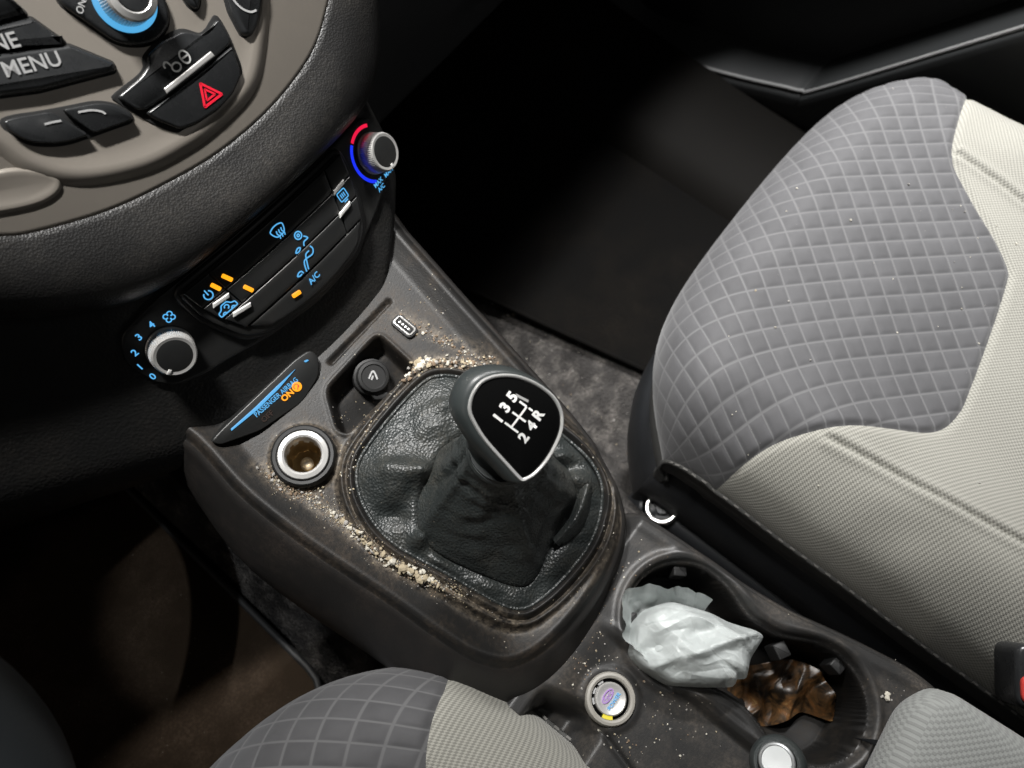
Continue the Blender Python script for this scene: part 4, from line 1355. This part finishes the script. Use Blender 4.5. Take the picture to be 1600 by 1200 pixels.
    for nm, key_, mt in (('quilted_insert', True, M['quilt']), ('cushion_cover', False, M['cloth'])):
        used = np.unique(np.concatenate([np.array(f_) for f_ in parts[key_]]))
        remap = np.zeros(len(PV), int)
        remap[used] = np.arange(len(used))
        mesh(nm, PV[used], [tuple(int(remap[v_]) for v_ in f_) for f_ in parts[key_]], mt, root, uv=UVv[used])
    # edge line (front + sides), piping, side band and plastic valance
    jl = 0 if x_lo < cx - hw + .001 else None
    line = []
    if jl is not None:
        line += [P[i, 0] for i in range(m - 1, 0, -1)]
    line += [P[0, j] for j in range(n)]
    if x_hi > cx + hw - .001:
        line += [P[i, -1] for i in range(m)]
    line = np.array(line)[::3]
    tg = np.gradient(line, axis=0)
    nr_ = np.stack([tg[:, 1], -tg[:, 0]], 1)
    nr_ /= np.linalg.norm(nr_, axis=1)[:, None] + 1e-9
    # outward = away from the seat centre
    cen = np.array((cx, y0 - .3))
    sg = np.sign(((line[:, :2] - cen) * nr_).sum(1))
    k = np.ones(15) / 15
    nr_ = nr_ * sg[:, None]
    nr_ = np.stack([np.convolve(np.pad(nr_[:, i], 7, 'edge'), k, 'valid') for i in range(2)], 1)
    tube('piping', line + np.concatenate([nr_ * .0008, np.zeros((len(line), 1))], 1), .0019, M['band'], root, seg=6)
    # stitches along the piping
    V, Fc = [], []
    for i in range(0, len(line) - 1):
        t = line[i + 1] - line[i]
        ln = np.linalg.norm(t)
        if ln < 1e-5 or i % 2:
            continue
        t /= ln
        o_ = np.array((*nr_[i], 0.))
        up = np.array((0, 0, 1.))
        c = line[i] + o_ * .0016 + up * .0018
        b_ = len(V)
        for e1_ in (-1, 1):
            for e2_ in (-1, 1):
                for e3_ in (-1, 1):
                    V.append(c + t * .0019 * e1_ + o_ * .0007 * e2_ + up * .0005 * e3_)
        for q_ in ((0, 1, 3, 2), (4, 6, 7, 5), (0, 4, 5, 1), (2, 3, 7, 6), (0, 2, 6, 4), (1, 5, 7, 3)):
            Fc.append(tuple(b_ + w for w in q_))
    mesh('stitching', V, Fc, M['thread'], root, smooth=False)['kind'] = 'stuff'
    z3 = lambda o_, dz_: np.stack([line[:, 0] + nr_[:, 0] * o_, line[:, 1] + nr_[:, 1] * o_, line[:, 2] + dz_], -1)
    grid('side_band', np.array([z3(.0, .0), z3(.0012, -.003), z3(.0016, -.012), z3(.0, -.025), z3(-.006, -.038), z3(-.012, -.044)]), M['band'], root)
    grid('base_valance', np.array([z3(-.012, -.036), z3(-.006, -.042), z3(.000, -.047), z3(.004, -.056), z3(.005, -.080), z3(.000, -.11), z3(-.010, -.135), z3(-.03, -.14)]), M['valance'], root)
    return P


insp = crom([(.095, -.135), (.118, -.1215), (.1400, -.1205), (.160, -.1275), (.180, -.1420), (.198, -.1590), (.216, -.1830), (.232, -.2050), (.2456, -.2150), (.262, -.2190), (.2775, -.2190), (.330, -.2130), (.385, -.2040), (.4000, -.1985), (.4171, -.1795), (.432, -.158), (.4460, -.1390), (.4620, -.1200), (.490, -.1080), (.5300, -.1010), (.62, -.098), (.62, .05), (.095, .05)], 6)
ff = lambda a: -.010 * a * a - .062 * np.abs(a) ** 5
SEATP = seat('grey passenger seat cushion with dark quilted front insert and beige mesh bolsters', 'car seat', .352, .222, -.006, 1, insp,
     [(.1815, -.150), (.190, -.22), (.2010, -.30), (.212, -.38), (.22, -.60)], [(.470, -.118), (.4660, -.16), (.4600, -.20), (.455, -.40), (.45, -.60)], ff, .0, .62, -.50)
insd = crom([(-.040, -.030), (-.068, -.040), (-.0925, -.0500), (-.104, -.053), (-.116, -.058), (-.131, -.0680), (-.150, -.088), (-.175, -.120), (-.20, -.150), (-.30, -.150), (-.40, -.10), (-.55, -.06), (-.55, .12), (-.040, .12)], 6)
seat('driver seat cushion corner at the bottom edge, dark quilted with beige mesh side', 'car seat', -.285, .215, .034, -1, insd,
     None, None, lambda a: -.012 * a * a - .085 * np.abs(a) ** 4, -.46, .2, -.32)

# seat rail with bolt head under the passenger seat
rail = thing('seat_rail', 'black seat rail end with a silver bolt cap beside the console', 'seat rail', (.128, -.18, -.27))
rp = crom([(.128, -.078, -.262), (.128, -.088, -.20), (.128, -.098, -.175), (.130, -.13, -.168), (.132, -.40, -.168)], 6, False)
tube('rail', rp, .013, M['valance'], rail, seg=10)
bcap = lathe('bolt_cap', [(.0140, -.010), (.0140, .0015), (.0132, .0034), (.0116, .0034), (.0106, .0012), (.0106, -.004)], (.1275, -.1035, -.154), (-.25, .25, .9), M['satin'], rail, angle=35, cap=False)
lathe('bolt_head', [(.0106, -.004), (.0070, -.0036), (.0066, -.0010), (.0056, .0002), (.0003, .0004)], (.1275, -.1035, -.154), (-.25, .25, .9), M['valance'], bcap, seg=6, angle=20)

# ================================================================== armrest and belt buckle
arm = thing('armrest', 'pale grey ribbed cloth armrest end at the lower right corner', 'armrest', (.02, -.35, -.03))
ao = rounded([(-.045, -.2490), (.052, -.2480), (.0700, -.2580), (.0850, -.42), (.085, -.60), (-.045, -.60)], [.012, .024, .020, .03, .04, .04], 6)
rings = [(.006, .030), (.001, .034), (-.001, .042), (.0005, .050), (.0028, .0548), (.0058, .0578)]
Pr = np.array([np.stack([offset(ao, d)[:, 0], offset(ao, d)[:, 1], np.full(len(ao), z)], -1) for d, z in rings])
ac_ = Pr[-1].mean(0)
Pr = np.concatenate([Pr] + [(ac_ + (Pr[-1] - ac_) * np.array((k, k, 1)) + np.array((0, 0, .0055 * (1 - k ** 6))))[None] for k in (.96, .9, .8, .6, .3, .01)])
uvp = Pr[..., :2].copy()
uvp[..., 1] += np.clip(Pr[..., 2] - .06, -1, 0) * .9
grid('cushion', Pr, M['arm'], arm, cu=True, uv=uvp)
grid('base', np.array([np.stack([offset(ao, d)[:, 0], offset(ao, d)[:, 1], np.full(len(ao), z)], -1) for d, z in ((.030, -.06), (.028, .02), (.012, .036))]), M['valance'], arm, cu=True)

buck = thing('belt_buckle', 'seat belt buckle with a red release button at the right edge', 'belt buckle', (.105, -.295, -.03))
bf = Frame((.1174, -.3090, .048), (-.25, .15, .95), 0, (.50, -.86, .0))
bf.o[2] = .030
plate(bf, 'buckle_body', rounded(mm((-10, -20), (26, -20), (26, 16), (-10, 16)), .007), -.03, .0, .003, M['key'], buck)
plate(bf, 'release_button', rounded(mm((-8.0, -16.5), (24, -16.5), (24, -1.5), (-8.0, -1.5)), .0045), -.006, .0018, .0014, M['buckle_red'], buck)

# ================================================================== steering wheel (rim crosses the lower left corner)
sw_ = thing('steering_wheel', 'dark blurred steering wheel rim crossing the lower left corner', 'steering wheel', (-.395, .10, .02))
t_ = np.radians(np.linspace(0, 360, 96, endpoint=False))
Vw = np.array((0, .43, .9)) / math.hypot(.43, .9)
cw = np.array((-.384, .098, .200))
pts = cw + .19 * (np.cos(t_)[:, None] * np.array((1., 0, 0)) + np.sin(t_)[:, None] * Vw)
tube('rim', pts, .0165, M['wheel'], sw_, seg=16, closed=True)
nw_ = np.cross((1., 0, 0), Vw)
hubc = cw - nw_ * (-.02)
lathe('hub', [(.075, -.03), (.08, -.005), (.07, .008), (.03, .014)], cw + nw_ * -.03, nw_, M['wheel'], sw_)
for a in (8, 172, 270):
    d = math.cos(math.radians(a)) * np.array((1., 0, 0)) + math.sin(math.radians(a)) * Vw
    tube('spoke', np.array([cw - nw_ * .03 + d * .06, cw - nw_ * .02 + d * .12, cw + d * .182]), [.02, .016, .013], M['wheel'], sw_, seg=12, squash=.6)

# ================================================================== plastic bag and litter in the cup holder
bagm, nt, bb = newmat('milky_plastic_film')
bb.inputs['Base Color'].default_value = (.64, .68, .67, 1)
bb.inputs['Roughness'].default_value = .34
bb.inputs['Alpha'].default_value = .62
bb.inputs['Specular IOR Level'].default_value = .55
bb.inputs['Subsurface Weight'].default_value = .25
bb.inputs['Subsurface Radius'].default_value = (.01, .01, .01)
tc = nt.nodes.new('ShaderNodeTexCoord')
nz = N(nt, 'ShaderNodeTexVoronoi', Scale=120, feature='DISTANCE_TO_EDGE')
nw0 = N(nt, 'ShaderNodeTexNoise', Scale=60, Detail=3)
nt.links.new(tc.outputs['Object'], nw0.inputs['Vector'])
vm = nt.nodes.new('ShaderNodeVectorMath')
vm.operation = 'MULTIPLY_ADD'
nt.links.new(nw0.outputs['Color'], vm.inputs[0])
vm.inputs[1].default_value = (.02, .02, .02)
nt.links.new(tc.outputs['Object'], vm.inputs[2])
nt.links.new(vm.outputs[0], nz.inputs['Vector'])
bp = N(nt, 'ShaderNodeBump', Strength=.5, Distance=.0012)
nt.links.new(nz.outputs['Distance'], bp.inputs['Height'])
nt.links.new(bp.outputs[0], bb.inputs['Normal'])


def crumple(x, y, seeds, amp, cut=.012):
    dd = np.stack([np.hypot(x - a, y - b) * k for a, b, k in seeds])
    dd.sort(axis=0)
    return -amp * np.exp(-((dd[1] - dd[0]) / (cut * .35)) ** 2) + amp * .8 * np.clip(dd[0] / cut, 0, 1)


bag = thing('plastic_bag', 'crumpled milky white plastic bag stuffed in the front cup holder', 'plastic bag', (.02, -.147, -.08))
bo_ = rounded([(.008, -.1195), (-.0085, -.1280), (-.0105, -.1400), (-.0080, -.1580), (.0060, -.1780), (.0150, -.1890), (.0205, -.1862), (.0225, -.1925), (.0340, -.1880), (.0525, -.1885), (.0470, -.1700), (.0420, -.1520), (.0330, -.1300), (.0220, -.1215)], .004, 4)
bo_ = np.concatenate([np.linspace(bo_[i_], bo_[(i_ + 1) % len(bo_)], 5, endpoint=False) for i_ in range(len(bo_))])
bc = np.array((.0185, -.1530))
rb = np.random.default_rng(5)
seeds = [(bc[0] + rb.uniform(-.035, .035), bc[1] + rb.uniform(-.04, .04), rb.uniform(.8, 1.3)) for _ in range(46)]
seeds2 = [(bc[0] + rb.uniform(-.05, .05), bc[1] + rb.uniform(-.06, .06), rb.uniform(.8, 1.3)) for _ in range(150)]


def facets(x, y, seeds, amp, rs):
    """flat tilted facets with sharp joins, like creased film"""
    dd = np.stack([np.hypot(x - a, y - b) * k for a, b, k in seeds])
    i = dd.argmin(0)
    g = rs.uniform(-1, 1, (len(seeds), 3))
    sx, sy = np.array([t[0] for t in seeds])[i], np.array([t[1] for t in seeds])[i]
    d = np.sort(dd, 0)
    fade = np.clip((d[1] - d[0]) / .004, 0, 1)
    return amp * ((g[i, 0] * (x - sx) + g[i, 1] * (y - sy)) / .008 + .5 * g[i, 2]) * fade


CRS = [(.050, .0024), (.033, .0018), (.023, .0016), (.016, .0013), (.011, .0009), (.0075, .0005)]
s_ = np.concatenate([[1.0, .995], np.linspace(.985, .01, 96)])
Xb = bc[0] + (bo_[:, 0] - bc[0])[None] * s_[:, None]
Yb = bc[1] + (bo_[:, 1] - bc[1])[None] * s_[:, None]
wob = .0030 * vnoise(Xb * 90 + 9, Yb * 90 + 9, 12)
hgt = .019 * (1 - s_[:, None] ** 6) ** .6 + .005 * (1 - s_[:, None])
inn_ = np.clip((1 - s_[:, None]) * 6, .2, 1)
Zb = -.022 + hgt + (creases(Xb, Yb, np.random.default_rng(8), CRS) + .5 * wob) * inn_
dg = (Xb - .012) * .55 + (Yb + .155) * .83
Zb = Zb + .0040 * np.exp(-((dg) / .0032) ** 2) - .003 * np.exp(-((dg - .010) / .004) ** 2)
Zb = Zb - .010 * sstep(.02, -.008, Xb) * (1 - s_[:, None] ** 4)
Zb[0] -= .016
film = grid('bag_body', np.stack([Xb, Yb, Zb], -1), bagm, bag, cu=True, cap1=True, angle=14)
grid('bag_inner', np.stack([bc[0] + (Xb - bc[0]) * .86, bc[1] + (Yb - bc[1]) * .86, -.030 + .9 * hgt + creases(Xb + .02, Yb, np.random.default_rng(14), CRS) * inn_], -1), bagm, bag, cu=True, cap1=True)
# crumpled mouth of the bag pushed against the cup wall
po = crom([(-.0075, -.1480), (-.0082, -.1350), (-.0040, -.1220), (.0050, -.1118), (.0170, -.1055), (.0280, -.1105), (.0370, -.1195), (.0440, -.1300), (.0480, -.1420), (.0490, -.1520)], 14, False)
pi_ = crom([(.0000, -.1480), (.0010, -.1380), (.0050, -.1290), (.0120, -.1250), (.0190, -.1230), (.0270, -.1270), (.0340, -.1340), (.0385, -.1420), (.0415, -.1500), (.0440, -.1550)], 14, False)
u_ = np.linspace(0, 1, len(po))
rows = []
for h in np.linspace(0, 1, 30):
    rag = .0030 * vnoise(u_ * 16 + 3, u_ * 0 + 2, 21) + .0007 * vnoise(u_ * 50 + 3, u_ * 0 + 4, 22)
    p_ = pi_ * (1 - h) + po * h
    d_ = (po - pi_) / np.linalg.norm(po - pi_, axis=1)[:, None]
    p_ = p_ + d_ * (rag * h)[:, None]
    z_ = -.044 + .023 * h ** 1.2 + .010 * np.exp(-((u_ - .14) / .13) ** 2) * h + .0016 * vnoise(p_[:, 0] * 150 + 7, p_[:, 1] * 150 + 7, 23) + creases(p_[:, 0], p_[:, 1], np.random.default_rng(9), CRS[2:])
    rows.append(np.stack([p_[:, 0], p_[:, 1], z_], -1))
grid('bag_mouth', np.array(rows), bagm, bag)

wm, nt, wb = newmat('crumpled_wrapper')
tc = nt.nodes.new('ShaderNodeTexCoord')
nw1 = N(nt, 'ShaderNodeTexNoise', Scale=75, Detail=7, Roughness=.7, Distortion=1.2)
nt.links.new(tc.outputs['Object'], nw1.inputs['Vector'])
wrp = ramp(nt, .40, .72, (.012, .008, .005, 1), (.30, .21, .09, 1))
e_ = wrp.color_ramp.elements.new(.52)
e_.color = (.085, .045, .018, 1)
e_ = wrp.color_ramp.elements.new(.60)
e_.color = (.13, .055, .018, 1)
nt.links.new(nw1.outputs['Fac'], wrp.inputs[0])
nt.links.new(wrp.outputs[0], wb.inputs['Base Color'])
wb.inputs['Roughness'].default_value = .33
wr = rb
ws = [(.042 + rb.uniform(-.03, .03), -.238 + rb.uniform(-.03, .03), rb.uniform(.8, 1.3)) for _ in range(26)]
wo = crom([(.020, -.208), (.036, -.200), (.052, -.212), (.066, -.226), (.070, -.244), (.060, -.262), (.050, -.268), (.044, -.252), (.034, -.246), (.022, -.238), (.014, -.224)], 6)
wc = np.array((.043, -.234))
s_ = np.linspace(1, .02, 60)
wo = crom(wo, 3)
Xw = wc[0] + (wo[:, 0] - wc[0])[None] * s_[:, None]
Yw = wc[1] + (wo[:, 1] - wc[1])[None] * s_[:, None]
Zw = -.085 + .018 * sstep(.02, .07, Xw) + .004 * vnoise(Xw * 70 + 5, Yw * 70 + 5, 3) + creases(Xw, Yw, np.random.default_rng(15), [(.03, .004), (.021, .003), (.014, .0018), (.008, .0008)])
tag(grid('sweet_wrapper', np.stack([Xw, Yw, Zw], -1), wm, None, cu=True, cap1=True), 'crumpled brown and gold wrapper lying in the rear cup holder', 'wrapper')

# ================================================================== crumbs
ico = [(0, .53, .85), (0, -.53, .85), (0, .53, -.85), (0, -.53, -.85), (.53, .85, 0), (-.53, .85, 0), (.53, -.85, 0), (-.53, -.85, 0), (.85, 0, .53), (-.85, 0, .53), (.85, 0, -.53), (-.85, 0, -.53)]
icf = [(0, 1, 8), (0, 9, 1), (0, 4, 5), (0, 8, 4), (0, 5, 9), (1, 6, 8), (1, 7, 6), (1, 9, 7), (2, 3, 11), (2, 10, 3), (2, 5, 4), (2, 4, 10), (2, 11, 5), (3, 6, 7), (3, 10, 6), (3, 7, 11), (4, 8, 10), (5, 11, 9), (6, 10, 8), (7, 9, 11)]
ico = np.array(ico)


def crumbs(name, label, spots, mats, parent=None):
    V, F, I = [], [], []
    for x, y, z, r, mi in spots:
        sc = np.array((random.uniform(.6, 1.2), random.uniform(.6, 1.2), random.uniform(.45, .8))) * r
        p = ico * sc * RNG.uniform(.7, 1.2, (12, 1))
        a = random.uniform(0, 6.28)
        c, s = math.cos(a), math.sin(a)
        p = np.stack([p[:, 0] * c - p[:, 1] * s, p[:, 0] * s + p[:, 1] * c, p[:, 2]], 1) + (x, y, z + r * .42)
        o = len(V)
        V += list(p)
        F += [tuple(o + i for i in f) for f in icf]
        I += [mi] * 20
    ob = mesh(name, V, F, None, parent, smooth=False)
    for m in mats:
        ob.data.materials.append(m)
    ob.data.polygons.foreach_set('material_index', I)
    ob['kind'] = 'stuff'
    ob['label'] = label
    ob['category'] = 'crumbs'
    return ob


CM = [surf('crumb_tan', (.34, .285, .195), .9), surf('crumb_pale', (.50, .47, .40), .9), surf('crumb_brown', (.19, .135, .09), .9), surf('crumb_grey', (.30, .285, .265), .9)]
sp_ = []


def drop(path, n, spread, rmin, rmax, w=(5, 3, 3, 2), zf=console_z, power=2.2):
    p = crom(path, 10, False)
    for _ in range(n):
        q = p[random.randrange(len(p))]
        x, y = q[0] + random.gauss(0, spread), q[1] + random.gauss(0, spread)
        r = rmin + (rmax - rmin) * random.random() ** power
        sp_.append((x, y, r, random.choices(range(4), w)[0], zf))


left = [(-0.0633, 0.1124), (-0.0649, 0.0975), (-0.0619, 0.0827), (-0.0605, 0.0659), (-0.0602, 0.0472), (-0.0608, 0.0255), (-0.0569, 0.0086), (-0.0531, -0.0081), (-0.0483, -0.0242)]
drop(left, 1500, .0034, .0001, .0005, (4, 2, 5, 3), power=2)
drop(left[2:], 700, .0015, .00012, .0008, power=2.5)
drop(left[3:8], 170, .0014, .0003, .0018, (7, 4, 1, 1))
drop(left[4:8], 45, .0016, .0010, .0026, (6, 5, 0, 1), power=1.5)
drop([(-0.0569, 0.0122), (-0.0531, -0.0081)], 30, .0016, .0010, .0028, (6, 4, 0, 0))
drop([(-0.0664, 0.1124), (-0.066, 0.0933), (-0.0573, 0.0827)], 160, .0028, .0003, .0014, (2, 1, 6, 3))
drop([(0.0327, 0.0901), (0.0479, 0.0859), (0.0588, 0.0764), (0.0684, 0.0628), (0.0718, 0.0461)], 260, .0028, .0003, .0020, (5, 4, 5, 1))
drop([(0.0489, 0.0859), (0.0409, 0.0917)], 12, .004, .0016, .0034, (4, 5, 0, 0))
drop([(0.0642, 0.1146), (0.0695, 0.0912), (0.0739, 0.0722), (0.0782, 0.0534)], 240, .0032, .00025, .0012, (2, 1, 7, 2))
drop([(-0.0453, 0.0617), (-0.0288, 0.0785), (0.0019, 0.0859), (0.0325, 0.0859)], 70, .0018, .0002, .0009)
drop([(-.046, -.020), (-.036, -.055), (0, -.077), (.040, -.075), (.066, -.052), (.074, -.02)], 90, .0030, .00015, .0006, (3, 3, 2, 4))
drop([(-0.0282, 0.1253), (-0.008, 0.1039), (-0.0391, 0.0722), (0.0646, 0.1253), (0.0843, 0.1039)], 160, .012, .0002, .0007)
xa, ya = np.array([t[0] for t in sp_]), np.array([t[1] for t in sp_])
za, oka = console_z(xa, ya), (sdf(OUT, xa, ya) < -.002) & (sdf(FRM, xa, ya) > .0005)
con_sp = [(t[0], t[1], float(za[i]), t[2], t[3]) for i, t in enumerate(sp_) if oka[i]]
crumbs('crumbs', 'tan food crumbs gathered along the console groove beside the gaiter', con_sp, CM)
sp_ = []
drop([(.045, -.095), (.0, -.10), (-.03, -.110), (-.01, -.15), (-.03, -.19)], 220, .010, .0002, .0009, (3, 4, 3, 4), tray_z)
drop([(.06, -.10), (.07, -.15), (.085, -.26), (.07, -.29)], 60, .006, .0002, .0010, (3, 5, 2, 3), tray_z)
drop([(.072, -.268), (.073, -.270)], 3, .001, .0014, .0024, (0, 5, 0, 2), tray_z)
drop([(-.030, -.112), (-.052, -.14), (-.05, -.17)], 70, .004, .0003, .0012, (4, 3, 4, 2), tray_z)
sp_ = [t for t in sp_ if cup_sdf(t[0], t[1]) > .001 and t[1] < -.09 and math.hypot(t[0] - BTN[0], t[1] - BTN[1]) > .018]
crumbs('crumbs', 'pale specks of litter scattered on the rear console tray', [(x, y, float(tray_z(x, y)), r, m) for x, y, r, m, zf in sp_ if x < .07 + .1 * (y < -.22) * .3], CM)
sp_ = []
for _ in range(190):
    sp_.append((random.uniform(.13, .30), random.uniform(-.10, .22), -.283, .0004 + .0022 * random.random() ** 4, random.choices(range(4), (3, 3, 2, 5))[0]))
crumbs('crumbs', 'small pale bits of dirt on the passenger floor', sp_, CM)
sp_ = []
ok_ = np.argwhere((SEATP[..., 0] > .14) & (SEATP[..., 0] < .53) & (SEATP[..., 1] > -.33) & (SEATP[..., 2] > -.02))
for _ in range(95):
    i_, j_ = ok_[random.randrange(len(ok_))]
    p_ = SEATP[i_, j_]
    sp_.append((p_[0], p_[1], p_[2], .0002 + .0010 * random.random() ** 3, random.choices(range(4), (1, 7, 0, 3))[0]))
crumbs('crumbs', 'tiny white lint specks on the passenger seat cushion', sp_, CM)
